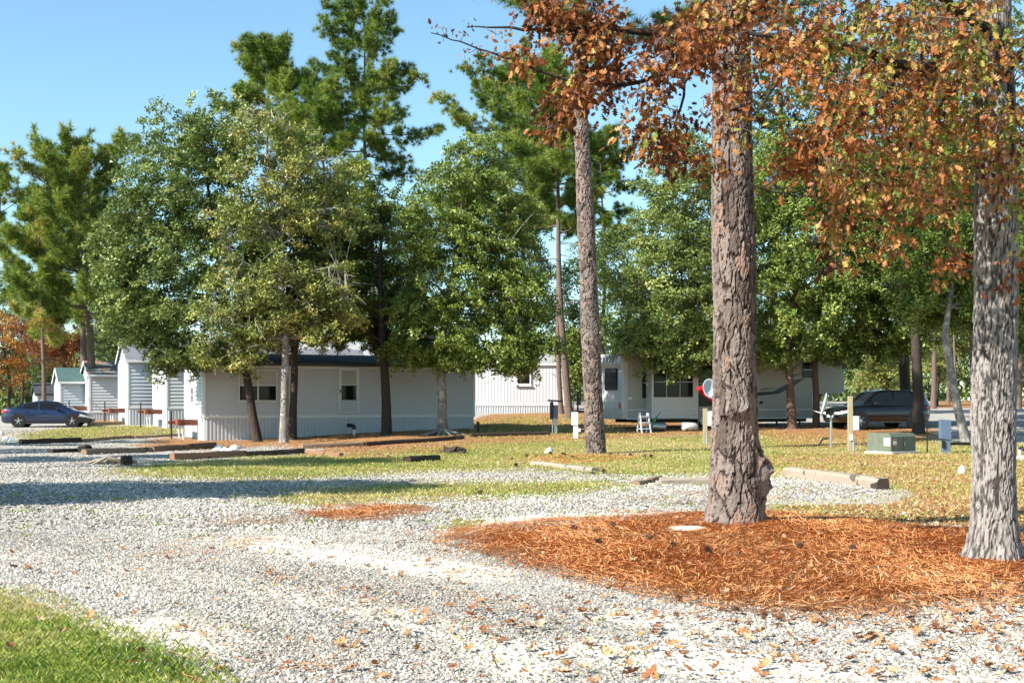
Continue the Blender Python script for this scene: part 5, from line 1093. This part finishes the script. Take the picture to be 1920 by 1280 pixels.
def camper():
    th = R(22); P0 = hit(1174, 806); P0 = Vector(((1174-CX)/F*58.5, 58.5, gz((1174-CX)/F*58.5, 58.5))); T = thing('camper_trailer', P0, 'white fifth wheel camper with dark windows and a slide out room under the oaks', 'camper', th)
    wm = Wallmap(P0, th); W = 2.5; z0 = wm.front(1174, 786)[1]; z1 = wm.front(1174, 662)[1]; xg = wm.front(1524, 730)[0]; xf = wm.front(1585, 720)[0]; zg = wm.front(1540, 738)[1]
    # body with rounded roof edges
    r = .22; sec = [(0, z0), (0, z1-r), (r*.3, z1-r*.3), (r, z1), (W-r, z1), (W-r*.3, z1-r*.3), (W, z1-r), (W, z0)]
    MB().prismx(sec, .0, xg).build('body', M['offwhite_shaded'], T)
    sec = [(.001, zg), (.001, z1-r), (r*.3, z1-r*.3), (r, z1-.002), (W-r, z1-.002), (W-r*.3, z1-r*.3), (W-.001, z1-r), (W-.001, zg)]
    n = len(sec); V = []
    for x, k in ((xg, 0), (xf-.9, 0), (xf-.35, .1), (xf-.1, .25), (xf, .45)):
        for y, z in sec: V.append((x, y+(W/2-y)*k*.12, z-(z-zg)*k*.35 if z > zg else z+k*.3))
    MB().add(V, [(i*n+j, i*n+(j+1) % n, (i+1)*n+(j+1) % n, (i+1)*n+j) for i in range(4) for j in range(n)]+[tuple(range(n)), tuple(4*n+j for j in range(n-1, -1, -1))]).build('gooseneck', M['offwhite_shaded'], T)
    # moulded rear cap with an overhanging brow and ribs
    b = MB(); cs = [(-.02, z0+.05), (-.16, z0+.02), (-.22, z0+.5), (-.17, z0+1.2), (-.15, z1-.75), (-.30, z1-.45), (-.26, z1-.1), (-.02, z1+.02)]
    V = []
    for y, k in ((.0, .55), (.10, .9), (.3, 1), (W-.3, 1), (W-.1, .9), (W, .55)):
        for x, z in cs: V.append((x*k if x < -.03 else x, y, z))
    m = len(cs); b.add(V, [(i*m+j, i*m+j+1, (i+1)*m+j+1, (i+1)*m+j) for i in range(5) for j in range(m-1)]+[tuple(range(m)), tuple(5*m+j for j in range(m-1, -1, -1))])
    cap = b.build('rear_cap', M['camperwhite'], T)
    rb = MB()
    for k in range(6): y = .45+k*.32; rb.tube([(-.31, y, z1-.12), (-.32, y, z1-.44)], .035, 6)
    rb.build('rib', M['camperwhite'], cap)
    zc = lambda row: EYE-(row-HY)/F*59.5-P0.z
    wz0, wz1 = zc(731), zc(690); MB().box(-.235, -.15, .55, 1.75, wz0, wz1, b=.02).build('window', M['glass'], cap); MB().box(-.245, -.14, .60, 1.70, (wz0+wz1)/2-.03, (wz0+wz1)/2).build('rail', M['darkmetal'], cap)
    for y0 in (.16, W-.32): MB().box(-.24, -.15, y0, y0+.16, zc(765), zc(755)).build('tail_light', M['lampred'], cap)
    l = MB()
    for y in (1.0, 1.35): l.tube([(-.28, y, z1-.3), (-.42, y, z1+.1), (-.3, y, z1+.28), (.1, y, z1+.28), (.2, y, z1+.02)], .02, 6)
    l.build('ladder_rail', M['galv'], T)
    a = MB(); a.box(1.2, 2.0, .7, 1.5, z1, z1+.25, b=.06); a.box(.5, .9, 1.0, 1.4, z1, z1+.12, b=.03); a.build('roof_vent', M['camperwhite'], T)
    tr = MB(); tr.box(.0, .05, -.02, .0, z0, z1-.2); tr.box(.05, xg-.06, -.012, 0, wm.front(1190, 768)[1]-.02, wm.front(1190, 768)[1]+.02); tr.box(xg-.05, xg, -.02, 0, z0, z1-.2); tr.box(.05, xg-.05, -.014, 0, z0, z0+.06); tr.build('trim', M['trim'], T)
    MB().box(.10, .30, -.03, 0, wm.front(1178, 749)[1], wm.front(1178, 744)[1]).build('outlet_cover', M['trim'], T)
    x0, za = wm.front(1205, 745); x1, zb = wm.front(1217, 691)
    def pane(x0, x1, za, zb, y, par):
        q = MB(); q.box(x0-.03, x1+.03, y-.02, y+.01, za-.03, zb+.03, b=.012); w_ = q.build('window', M['darkmetal'], par); MB().box(x0, x1, y-.028, y-.015, za, zb, b=.003).build('pane', M['glass'], w_); MB().box(x0, x1, y-.034, y-.029, (za+zb)/2-.015, (za+zb)/2+.015).build('rail', M['galv'], w_)
    pane(x0, x1, za, zb, 0, T)
    # slide out room
    off = .62; x0 = wm.front(1223, 740, off)[0]; x1 = wm.front(1308, 740, off)[0]; za = wm.front(1223, 783, off)[1]; zb = wm.front(1223, 683, off)[1]
    s = MB(); s.box(x0, x1, -off, -.001, za, zb).build('slide_out', M['camperwhite'], T); S = T.children[-1]
    f = MB(); f.box(x0-.03, x0+.05, -off-.02, -off-.001, za-.02, zb+.02); f.box(x1-.05, x1+.03, -off-.02, -off-.001, za-.02, zb+.02); f.box(x0+.05, x1-.05, -off-.018, -off-.001, wm.front(1260, 766, off)[1]-.02, wm.front(1260, 766, off)[1]+.02); f.box(x0+.05, x1-.05, -off-.02, -off-.001, za-.02, za+.04); f.box(x0+.05, x1-.05, -off-.02, -off-.001, zb-.04, zb+.02); f.build('frame', M['trim'], S)
    for pa, pb in ((1227, 1248), (1252, 1273), (1277, 1298)):
        a0, zl = wm.front(pa, 743, off); a1, zh = wm.front(pb, 689, off); pane(a0, a1, zl, zh, -off, S)
    # second, darker opening and awning beyond
    x0, za = wm.front(1311, 760); x1, zb = wm.front(1345, 678); pane(x0, x1, za, zb, 0, T)
    x0 = wm.front(1416, 700)[0]; MB().box(x0-.02, x0+.03, -.02, 0, z0+.06, z1-.25).build('seam', M['trim'], T)
    x0, za = wm.front(1505, 706); x1, zb = wm.front(1523, 680); pane(x0, x1, za, zb, 0, T)
    MB().box(*[v for v in (wm.front(1424, 760)[0], wm.front(1430, 757)[0])], -.012, 0, wm.front(1425, 757)[1], wm.front(1425, 752)[1]).build('outlet_cover', M['black'], T)
    # swooping side graphics, flat decals
    def decal(pts, mat, y=-.006):
        P = [wm.front(px, py) for px, py in pts]; n = len(P); MB().add([(x, y, z) for x, z in P], [tuple(range(n-1, -1, -1))]).build('side_graphic', M[mat], T)
    decal([(1420, 735), (1450, 733), (1490, 712), (1510, 708), (1490, 722), (1460, 738), (1420, 742)], 'swoosh'); decal([(1430, 727), (1460, 726), (1440, 731), (1422, 732)], 'greygraphic'); decal([(1480, 702), (1520, 696), (1500, 703), (1484, 708)], 'greygraphic', -.004)
    # under the body
    u = MB(); u.box(.5, xg-.1, .4, .5, z0-.16, z0); u.box(.5, xg-.1, W-.5, W-.4, z0-.16, z0); u.box(xg-.1, xf-.7, .9, 1.6, zg-.12, zg); u.build('chassis', M['darkmetal'], T)
    bt = lambda x, y: bottom_of(P0, th, x, y)
    for px in (1322, 1352):
        x = wm.front(px, 790)[0]; wheel(T, x, bt(x, .2)+.42, .12, .38, 8, -1)
    lg = MB()
    for px in (1463, 1506):
        x = wm.front(px, 790)[0]; lg.tube([(x, .3, bt(x, .3)+.04), (x, .3, z0)], .05, 8); lg.box(x-.16, x+.16, .14, .46, bt(x, .3), bt(x, .3)+.06)
    lg.build('landing_leg', M['darkmetal'], T)
    # steps, tanks, stored things by the camper
    a = hit(1208, 811); t = thing('step_ladder', a, 'pale grey plastic folding step leaning by the slide out', 'step', th)
    for dy, yy in ((0, 0), (.42, .5)):
        f = MB(); k = .0
        for sx in (-.24, .2): f.add([(sx, -.22+dy, 0), (sx+.05, -.22+dy, 0), (sx+.02+.05*(sx < 0), dy*.2, .86), (sx-.03+.05*(sx < 0), dy*.2, .86), (sx, -.16+dy, 0), (sx+.05, -.16+dy, 0), (sx+.02+.05*(sx < 0), dy*.2+.05, .86), (sx-.03+.05*(sx < 0), dy*.2+.05, .86)], [(0, 1, 2, 3), (7, 6, 5, 4), (0, 3, 7, 4), (1, 5, 6, 2), (3, 2, 6, 7)])
        f.build('frame', M['utilgrey'], t)
    for z in (.15, .42, .68): MB().box(-.2, .2, -.20+z*.2, .12, z, z+.05).build('tread', M['utilgrey'], t)
    for px, lab, nm in ((1234, 'dented silver tank lying under the slide out near the folding step', 'water_tank'), (1292, 'round white tank lying under the slide out by the camper wheel', 'water_tank')):
        a = hit(px, 808); t = thing(nm, a, lab, 'tank', th); MB().tube([(-.38, 0, .2), (-.33, 0, .2), (-.30, 0, .2), (.30, 0, .2), (.35, 0, .2), (.39, 0, .2)], [.06, .15, .185, .185, .15, .06], 14).build('shell', M['galv'] if px == 1234 else M['camperwhite'], t, True); q = MB(); q.box(-.2, -.14, -.16, .16, 0, .1); q.box(.14, .2, -.16, .16, 0, .1); q.build('foot', M['darkmetal'], t)
    a = hit(1216, 810); pts = [(.25*math.cos(k*.5)*(.5+.03*k), .2*math.sin(k*.5), .35+.28*math.cos(k*.5)+.01*k) for k in range(26)]; t = thing('garden_hose', a, 'green garden hose coiled beside the folding step', 'hose'); MB().tube([(x+.25, y+.25, max(z, .02)) for x, y, z in pts], .018, 6).build('coil', M['hosegreen'], t)
    # red cloth cover hanging over a stand
    a = Vector(((1330-CX)/F*56, 56, gz((1330-CX)/F*56, 56))); z = lambda row: EYE-(row-HY)/F*56-a.z; xx = lambda px: (px-1330)/F*56; t = thing('covered_grill', a, 'red cloth cover sagging over a stand between the slide out and the big pine', 'cover')
    rs = np.random.default_rng(3); nx_, ny_ = 14, 8; V = []
    for j in range(ny_):
        for i in range(nx_):
            u, v = i/(nx_-1), j/(ny_-1); top = z(728)+(z(708)-z(728))*u; low = z(728)+(z(752)-z(728))*min(1, u*1.6); V.append((xx(1304)+(xx(1350)-xx(1304))*u, .10*math.sin(u*19+v*3)*v-.35*v*(1-v), top+(low-top)*v+rs.normal(0, .015)))
    c = MB().add(V, [(j*nx_+i, j*nx_+i+1, (j+1)*nx_+i+1, (j+1)*nx_+i) for j in range(ny_-1) for i in range(nx_-1)]).build('cloth', M['red'], t, True); so_ = c.modifiers.new('thick', 'SOLIDIFY'); so_.thickness = .02
    q = MB(); q.tube([(xx(1310), .1, -.03), (xx(1310), .1, z(730))], .02, 6); q.tube([(xx(1346), .1, -.03), (xx(1346), .1, z(712))], .02, 6); q.tube([(xx(1310), .1, z(730)), (xx(1346), .1, z(712))], .02, 6); q.build('stand', M['darkmetal'], t)
camper()

# ------------------------------------------------------------------ utility boxes, dishes
def dish(T, c, az, r=.36):
    V = []; n = 18; rings = 5; ca, sa = math.cos(az), math.sin(az)
    for j in range(rings+1):
        q = r*j/rings
        for k in range(n):
            a = 2*math.pi*k/n; lx, lz, ly = q*.92*math.cos(a), q*math.sin(a), .28*(q/r)**2*r; ly2 = ly-.25*lz; V.append((c[0]+ca*lx-sa*ly2*-1, c[1]+sa*lx+ca*ly2*-1, c[2]+lz))
    o = MB().add(V, [(j*n+k, j*n+(k+1) % n, (j+1)*n+(k+1) % n, (j+1)*n+k) for j in range(rings) for k in range(n)]).build('reflector', M['utilgrey'], T, True); s = o.modifiers.new('thick', 'SOLIDIFY'); s.thickness = .012
    fx, fy = sa, -ca; b = MB(); b.tube([(c[0], c[1], c[2]-r*.9), (c[0]+fx*r*1.25, c[1]+fy*r*1.25, c[2]-r*.45)], .02, 6); b.build('feed_arm', M['utilgrey'], T); MB().box(-.05, .05, -.09, .09, -.05, .05, Matrix.Translation((c[0]+fx*r*1.3, c[1]+fy*r*1.3, c[2]-r*.4)), b=.01).build('feed_horn', M['darkmetal'], T)

def utilities():
    # white pedestal with a cord
    a = hit(1079, 821); t = thing('power_pedestal', a, 'white power pedestal with a yellow cord near the slim tall pine', 'pedestal'); MB().box(-.08, .10, -.07, .07, -.05, .62).build('post', M['white'], t); MB().box(-.15, .10, -.11, .11, .50, 1.02, b=.015).build('cabinet', M['white'], t); MB().box(.10, .20, -.06, .06, .24, .38, b=.01).build('outlet', M['white'], t); MB().tube([(.2, 0, .32), (.35, 0, .36), (.6, .1, .55), (.75, .3, .75), (.85, .6, .8)], .015, 6).build('cord', M['yellow'], t)
    # meter on twin legs
    a = hit(1040, 813); t = thing('power_pedestal', a, 'dark backed meter box on twin pipe legs behind the white pedestal', 'pedestal'); b = MB()
    for x in (-.09, .02, .09): b.tube([(x, 0, -.05), (x, 0, .75)], .025, 8)
    b.build('leg', M['galv'], t); MB().box(-.20, -.05, -.10, .12, .62, 1.35).build('back_board', M['darkmetal'], t); MB().box(-.05, .14, -.14, .10, .66, 1.22, b=.02).build('meter_box', M['utilblue'], t); MB().box(-.08, .08, -.09, .09, .5, .64).build('junction_box', M['utilgrey'], t); MB().tube([(-.3, 0, 1.42), (.35, 0, 1.38)], .035, 8).build('arm', M['black'], t); MB().tube([(-.12, 0, 1.3), (-.12, 0, 1.43)], .03, 6).build('arm_bracket', M['black'], t)
    # post with a white box beside the big pine, dish pole next to it
    a = hit(1322, 834); t = thing('power_pedestal', a, 'wood post with a white meter box half hidden by the big pine', 'pedestal'); MB().box(-.07, .07, -.07, .07, -.1, 1.32).build('post', M['post'], t); MB().box(.08, .26, -.12, .06, .68, 1.22, b=.015).build('meter_box', M['utilgrey'], t); MB().tube([(.05, -.12, -.05), (.05, -.12, .5)], .045, 8).build('conduit', M['galv'], t)
    a = hit(1338, 828); t = thing('satellite_dish', a, 'pale satellite dish on a steel pole half hidden by the big pine', 'satellite dish'); MB().tube([(0, 0, -.1), (0, 0, 1.85)], .035, 8).build('pole', M['galv'], t); dish(t, (-.18, -.1, 2.0), R(25), .38)
    # dish seen edge on
    a = hit(1558, 838); t = thing('satellite_dish', a, 'grey satellite dish seen edge on, its pole standing in the leaves', 'satellite dish'); MB().tube([(0, 0, -.1), (0, 0, 1.28)], .04, 8).build('pole', M['galv'], t); MB().box(-.07, .07, -.07, .07, 1.12, 1.34, b=.02).build('bracket', M['darkmetal'], t); dish(t, (-.14, 0, 1.5), R(-100), .42)
    b = MB(); rs = np.random.default_rng(9)
    for k in range(5): b.tube([(-.05, 0, .3), (-.2-.1*rs.random(), rs.normal(0, .1), .25+.1*rs.random()), (-.4, rs.normal(0, .15), .1), (-.55-.1*rs.random(), rs.normal(0, .1), .0)], .01, 5)
    b.build('cable', M['black'], t)
    # pale wood post with the grey box
    a = hit(1594, 845); t = thing('power_pedestal', a, 'tall pale wood post with a grey meter box before the parked dark vehicle', 'pedestal'); MB().box(-.07, .07, -.07, .07, -.1, 1.82).build('post', M['post'], t); MB().box(.08, .27, -.13, .05, .68, 1.16, b=.015).build('meter_box', M['utilgrey'], t); MB().tube([(.09, -.10, -.05), (.09, -.10, .42)], .05, 8).build('conduit', M['galv'], t); MB().tube([(.02, -.12, .36), (.02, -.12, .54)], .06, 8).build('conduit_cap', M['white'], t)
    # transformer cabinet on its pad
    a = hit(1676, 850); t = thing('transformer_box', a, 'green pad mounted transformer box with a warning label beside the lane of pedestals', 'transformer', R(38)); MB().box(-.80, .86, -.50, .80, -.06, .09, b=.02).build('pad', M['concrete'], t)
    b = MB(); b.prism([(-.74, .09), (.80, .09), (.80, .74), (-.74, .74)], -.05, .70); c = b.build('tank', M['utilgreen'], t); d2 = MB(); d2.prismx([(-.42, .09), (-.052, .09), (-.052, .745), (-.30, .745), (-.42, .62)], -.76, .82); co = d2.build('cover', M['utilgreen'], t)
    MB().box(.02, .035, -.424, -.42, .12, .60).build('door_seam', M['black'], co); MB().box(.06, .10, -.45, -.42, .30, .42).build('latch', M['galv'], co); MB().box(-.66, -.42, -.427, -.4205, .30, .56).build('warning_label', M['white'], co); e = MB(); e.box(-.65, -.43, -.430, -.4275, .48, .55); e.box(-.65, -.43, -.430, -.4275, .31, .34); e.build('label_band', M['lampred'], co)
    t.scale = (.82, .82, .88)
    e = MB(); e.box(-.778, -.7605, -.38, -.10, .30, .58); e.build('warning_label', M['white'], co)
    # thin dark stake and blue grey pedestal with its hose
    a = hit(1739, 849); t = thing('marker_stake', a, 'thin black stake between the transformer box and the blue grey pedestal', 'stake'); MB().tube([(0, 0, -.1), (-.02, 0, .9), (-.10, 0, 1.25)], .022, 6).build('rod', M['black'], t); MB().tube([(-.1, 0, 1.25), (-.16, 0, 1.36)], .03, 6).build('tip', M['black'], t)
    a = hit(1772, 849); t = thing('power_pedestal', a, 'blue grey steel pedestal with a hooded cabinet by the leaning oak', 'pedestal'); MB().box(-.10, .14, -.10, .10, -.05, .55).build('post', M['utilblue'], t); q = MB(); q.prism([(-.17, .48), (.16, .42), (.15, 1.08), (-.17, 1.10)], -.13, .12); q.build('cabinet', M['utilblue'], t); MB().box(-.14, -.06, -.16, -.10, .18, .42, b=.01).build('valve', M['black'], t)
    a = hit(1790, 838); t = thing('water_hose', a, 'black hose with a red valve running to the blue grey pedestal', 'hose'); MB().tube([(-.35, -.1, .10), (0, 0, .13), (.5, .05, .12), (1.1, 0, .10), (1.7, .1, .05)], .055, 8).build('hose', M['black'], t); MB().box(-.45, -.33, -.16, -.04, .06, .20, b=.02).build('valve', M['rust'], t); MB().box(.9, 1.0, -.06, .06, -.02, .08).build('support', M['concrete'], t)
    a = hit(1912, 862); t = thing('water_spigot', a, 'small grey water spigot beyond the grey barked oak', 'spigot'); MB().tube([(0, 0, -.05), (0, 0, .35)], .05, 8).build('riser', M['utilgrey'], t); MB().tube([(-.02, 0, .32), (.02, -.12, .36), (.03, -.2, .28)], .04, 8).build('tap', M['darkmetal'], t); MB().box(-.12, .14, -.1, .1, -.03, .12, b=.03).build('base', M['concrete'], t)
    a = hit(896, 812); t = thing('marker_stake', a, 'short dark pipe stub in the shade behind the full green oak', 'stake'); MB().tube([(0, 0, -.05), (0, 0, .42)], .05, 8).build('pipe', M['black'], t); MB().disc((0, .44), .07, -.07, .07, 10).build('cap', M['black'], t)
    # white rack with blue bags by the vertical sided home
    a = on(1050, 86); t = thing('utility_rack', a, 'white rack with hanging blue bags beside the vertical sided home', 'rack'); b = MB(); 
    for z in (.25, 1.1, 1.9): b.tube([(-.4, 0, z), (.9, 0, z)], .045, 6)
    for x in (-.4, .9): b.tube([(x, 0, -.1), (x, 0, 1.9)], .035, 6)
    b.build('frame', M['white'], t); V = []
    for j in range(7):
        for k in range(8): aa = 2*math.pi*k/8; rr = (.10, .20, .26, .25, .27, .22, .05)[j]; V.append((-.25+rr*math.cos(aa)*1.1, -.12+rr*.6*math.sin(aa), 1.75-j*.22))
    MB().add(V, [(j*8+k, j*8+(k+1) % 8, (j+1)*8+(k+1) % 8, (j+1)*8+k) for j in range(6) for k in range(8)]).build('bag', M['hoseblue'], t, True)
utilities()

# ------------------------------------------------------------------ timbers, stumps, rocks, cones
def timber(label, p0, p1, h, wd, mat, lift=0, group='landscape timbers edging the pads', endmat=None, seed=0):
    """weathered squared timber lying between two pixels of the ground"""
    a, b = hit(*p0), hit(*p1); L = (b-a).length; rs = np.random.default_rng(seed+int(p0[0])); T = thing('landscape_timber', (a+b)/2, label, 'timber', group=group)
    n = 9; V = []; dirv = (b-a).normalized(); sidev = Vector((-dirv.y, dirv.x, 0)).normalized(); mid = (a+b)/2
    prof = [(-.5, 0), (-.5, .72), (-.36, .98), (.36, 1.0), (.5, .74), (.5, 0)]
    for i in range(n):
        t = i/(n-1); p = a+(b-a)*t; p = Vector((p.x, p.y, gz(p.x, p.y)-.03+lift)); jj = rs.normal(0, .03, (6, 2))
        for (y, z), q in zip(prof, jj): V.append(p+sidev*(y+q[0])*wd+Vector((0, 0, (z*(1+q[1]))*(h+.03)))-mid)
    MB().add(V, [(i*6+j, (i+1)*6+j, (i+1)*6+(j+1) % 6, i*6+(j+1) % 6) for i in range(n-1) for j in range(6)]+[tuple(range(6)), tuple((n-1)*6+j for j in range(5, -1, -1))]).build('beam', mat, T)
    if endmat:
        q = V[-6:]; MB().add([v+dirv*.006 for v in q]+[v+dirv*.006-dirv*.28+Vector((0, 0, .004)) for v in q], [tuple(range(5, -1, -1))]+[(i, i+1, i+7, i+6) for i in range(5)]).build('dark_end', endmat, T)  # one end capped in a darker wood tone
    return T

def lumps(name, label, loc, r, mat, seed, flat=.6, cat='rock', group=None, ns=2, rough=.18):
    import bmesh
    bm = bmesh.new(); bmesh.ops.create_icosphere(bm, subdivisions=ns, radius=1); rs = np.random.default_rng(seed); ph = rs.random((6, 3))*6; k = rs.normal(0, 2.0, (6, 3))
    for v in bm.verts:
        c = v.co.copy(); f = 1+rough*sum(math.sin(k[i][0]*c.x+k[i][1]*c.y+k[i][2]*c.z+ph[i][0]) for i in range(6))/2.2; v.co = Vector((c.x*f*r[0], c.y*f*r[1], max(c.z*f, -.3)*r[2]))
    me = bpy.data.meshes.new(name); bm.to_mesh(me); bm.free(); o = link(name, me, None, mat); o.location = loc; o.rotation_euler = (0, 0, rs.random()*6); tag(o, label, cat, group); return o

def small_things():
    tm = timber
    tm('dark timber edging the lawn before the dark blue sedan', (38, 833), (150, 829), .2, .2, M['timberdark'])
    tm('grey timber edging the lawn beside the trailer hitch, next to the dark timber', (152, 829), (248, 822), .14, .16, M['timber'])
    tm('thin timber at the lawn end below the trailer hitch', (252, 822), (343, 817), .12, .16, M['timber'])
    tm('short dark timber lying on the gravel lane', (95, 849), (150, 847), .12, .18, M['timberdark'])
    tm('stubby black log end standing at the end of the brown timber row', (153, 848), (166, 846), .22, .24, M['timberdark'])
    tm('long brown timber on the gravel beside the stubby black log end', (157, 853), (280, 847), .17, .2, M['timber'])
    tm('reddish brown timber ending at the pile of pale stones', (284, 847), (402, 838), .19, .2, M['timberred'])
    tm('brown timber along the pad edge, its end on the gravel', (323, 862), (458, 856), .19, .2, M['timberred'])
    tm('brown timber along the pad edge below the pale oak trunk', (461, 856), (568, 850), .17, .2, M['timberdark'])
    tm('thin red brown timber half sunk in leaves', (572, 850), (640, 855), .1, .16, M['timberred'])
    tm('square ended timber edging the leaf bed between pale and black oak trunks', (566, 841), (680, 836), .17, .2, M['timber'])
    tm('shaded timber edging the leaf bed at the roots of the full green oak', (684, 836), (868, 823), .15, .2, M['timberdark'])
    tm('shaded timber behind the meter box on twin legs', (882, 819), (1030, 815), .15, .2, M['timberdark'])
    tm('flat grey plank timber by the small straw patch', (1000, 871), (1116, 884), .1, .2, M['timbergrey'])
    tm('short slanting timber stub beside the big pine', (1192, 910), (1236, 899), .08, .16, M['timber'])
    tm('grey timber running behind the foot of the big pine', (1238, 908), (1360, 907), .13, .18, M['timbergrey'])
    tm('big weathered pale timber with a dark end', (1478, 892), (1656, 918), .21, .26, M['timbergrey'], endmat=M['timberdark'])
    tm('far timber edging the bed before the needle covered roof', (165, 798), (240, 795), .2, .2, M['timber'])
    tm('black log lying on the grass strip before the full green oak', (762, 866), (820, 863), .16, .24, M['timberdark'])
    # stumps
    a = hit(852, 849); T = thing('tree_stump', a, 'low rotten stump on the grass before the full green oak', 'stump'); rs = np.random.default_rng(4); V = []; n = 16
    for z, k in ((-.05, 1.25), (.05, 1.05), (.13, .95), (.12, .7)):
        for i in range(n): q = 2*math.pi*i/n; rr = .32*k*(1+.18*rs.normal()); V.append((rr*math.cos(q)*1.1, rr*math.sin(q), z+.05*rs.normal()*(z > .1)))
    MB().add(V, [(j*n+i, j*n+(i+1) % n, (j+1)*n+(i+1) % n, (j+1)*n+i) for j in range(3) for i in range(n)]+[tuple(3*n+i for i in range(n))]).build('stump_wood', M['timberdark'], T); MB().disc((0, .1), .001, 0, .001, 3)
    a = hit(215, 872); T = thing('root_wood', a, 'split grey root wood lying on the gravel with a sawn black end', 'driftwood'); b = MB()
    for q in ((-.75, .05, -.2, .12), (-.5, -.12, .1, .2), (-.2, .1, .35, .16), (-.6, .2, .2, .08)): b.tube([(q[0], q[1], .04), ((q[0]+q[2])/2, q[1]+.05, q[3]), (q[2]+.2, q[1]*.3, .08)], [.03, .06, .05], 6)
    b.build('root', M['timbergrey'], T); MB().tube([(.30, 0, -.03), (.30, 0, .24)], [.16, .15], 10).build('sawn_end', M['timberdark'], T)
    # roots of the full green oak
    # stones
    rs = np.random.default_rng(12)
    for i in range(9):
        p = hit(403+i*5.4+rs.normal(0, 2), 843-2*math.sin(i)+rs.normal(0, 1)); s = .10+.09*rs.random(); lumps('rock', 'pale stone in the low pile at the end of the reddish timber', p, (s*1.3, s, s*.8), M['rock'], 200+i, group='pale stones piled by the timber', ns=1)
    lumps('rock', 'single white rock on the sandy line near the slim tall pine', hit(1030, 849), (.16, .14, .17), M['rock'], 220)
    p = hit(1803, 888); lumps('rock', 'upright white rock in the leaf strewn grass near the grey barked oak', p, (.09, .08, .20), M['rock'], 221, rough=.12)
    lumps('sand_mound', 'small pale sand mound in the straw at the foot of the big pine', hit(1285, 995)-Vector((0, 0, .01)), (.24, .26, .075), M['sandm'], 222, cat='mound', ns=3, rough=.1)
    for i, (px, py) in enumerate(((12, 822), (2, 815), (20, 828))): lumps('rock', 'rough grey stone at the corner of the lawn by the lane', hit(px, py), (.22, .2, .16), M['rock'], 230+i, group='stones at the lawn corner', ns=1)
    # pine cones
    cone = MB(); n = 9
    for j in range(8):
        zz = j/7; rr = .034*math.sin(math.pi*(.12+.80*zz))**.7
        for k in range(n):
            q = 2*math.pi*(k+.5*(j % 2))/n; c, s = math.cos(q), math.sin(q); zc = .012+.085*zz
            cone.add([(c*.008, s*.008, zc), (c*rr*1.05-s*.011, s*rr*1.05+c*.011, zc+.004), (c*rr*1.25, s*rr*1.25, zc+.012), (c*rr*1.05+s*.011, s*rr*1.05-c*.011, zc+.004)], [(0, 1, 2, 3)])
    cone.tube([(0, 0, 0), (0, 0, .1)], [.012, .008], 6); first = None
    spots = [(1075, 995), (1105, 1003), (1128, 1026), (1222, 1012), (1252, 1033), (1402, 1006), (1504, 1033), (1545, 1048), (1596, 1041), (1498, 1056), (1149, 993), (1372, 1047), (1335, 1045)]
    far = [(962, 861), (985, 858), (1005, 856), (1035, 853), (1052, 852), (1058, 855), (1078, 858), (1180, 855), (1205, 857), (1225, 858), (1146, 853), (892, 926), (970, 876), (1115, 889), (1128, 888)]
    for i, (px, py) in enumerate(spots+far):
        p = hit(px, py); 
        if first is None: first = cone.build('pine_cone', M['cone']); o = first
        else: o = link('pine_cone', first.data)
        near = i < len(spots); s = 1.0 if near else 1.2; o.location = p+Vector((0, 0, .022)); o.scale = (s,)*3; o.rotation_euler = (1.2+.5*math.sin(i*3), .3*math.cos(i), i*1.9)
        tag(o, 'dark pine cone lying on the orange straw bed of the big pine' if near else 'dark pine cone on the grass or straw round the slim tall pine', 'pine cone', 'pine cones in the straw bed' if near else 'pine cones round the slim pine')
    # large fallen leaves one can pick out on the gravel and straw
    rs = np.random.default_rng(15); shapes = []
    for q in range(5):
        V = leaf_set(np.zeros((1, 3)), np.array([1.]), np.eye(3)[None], np.array([.2+.25*q])); shapes.append(V[0])
    mes = [None]*5
    for i in range(130):
        if i < 90: px, py = rs.uniform(640, 1910), 1130+145*rs.random()
        else: px, py = rs.uniform(1150, 1910), rs.uniform(1040, 1125)
        if i % 7 == 0: px, py = rs.uniform(60, 900), rs.uniform(1060, 1270)
        p = hit(px, py); q = i % 5
        if mes[q] is None: o = npmesh('fallen_leaf', shapes[q], leaf_faces(1), M['litter'], {'tint': np.full(16, .12+.2*q)}); mes[q] = o.data
        else: o = link('fallen_leaf', mes[q])
        o.location = p+Vector((0, 0, .03)); o.rotation_euler = (rs.normal(0, .3), rs.normal(0, .3), rs.random()*6.3); o.scale = (.09+.05*rs.random(),)*3
        st = i >= 90 and i % 7; tag(o, 'curled brown oak leaf lying on the straw bed' if st else 'curled brown oak leaf lying on the open gravel', 'leaf', 'large fallen leaves on the straw' if st else 'large fallen leaves on the gravel')
small_things()
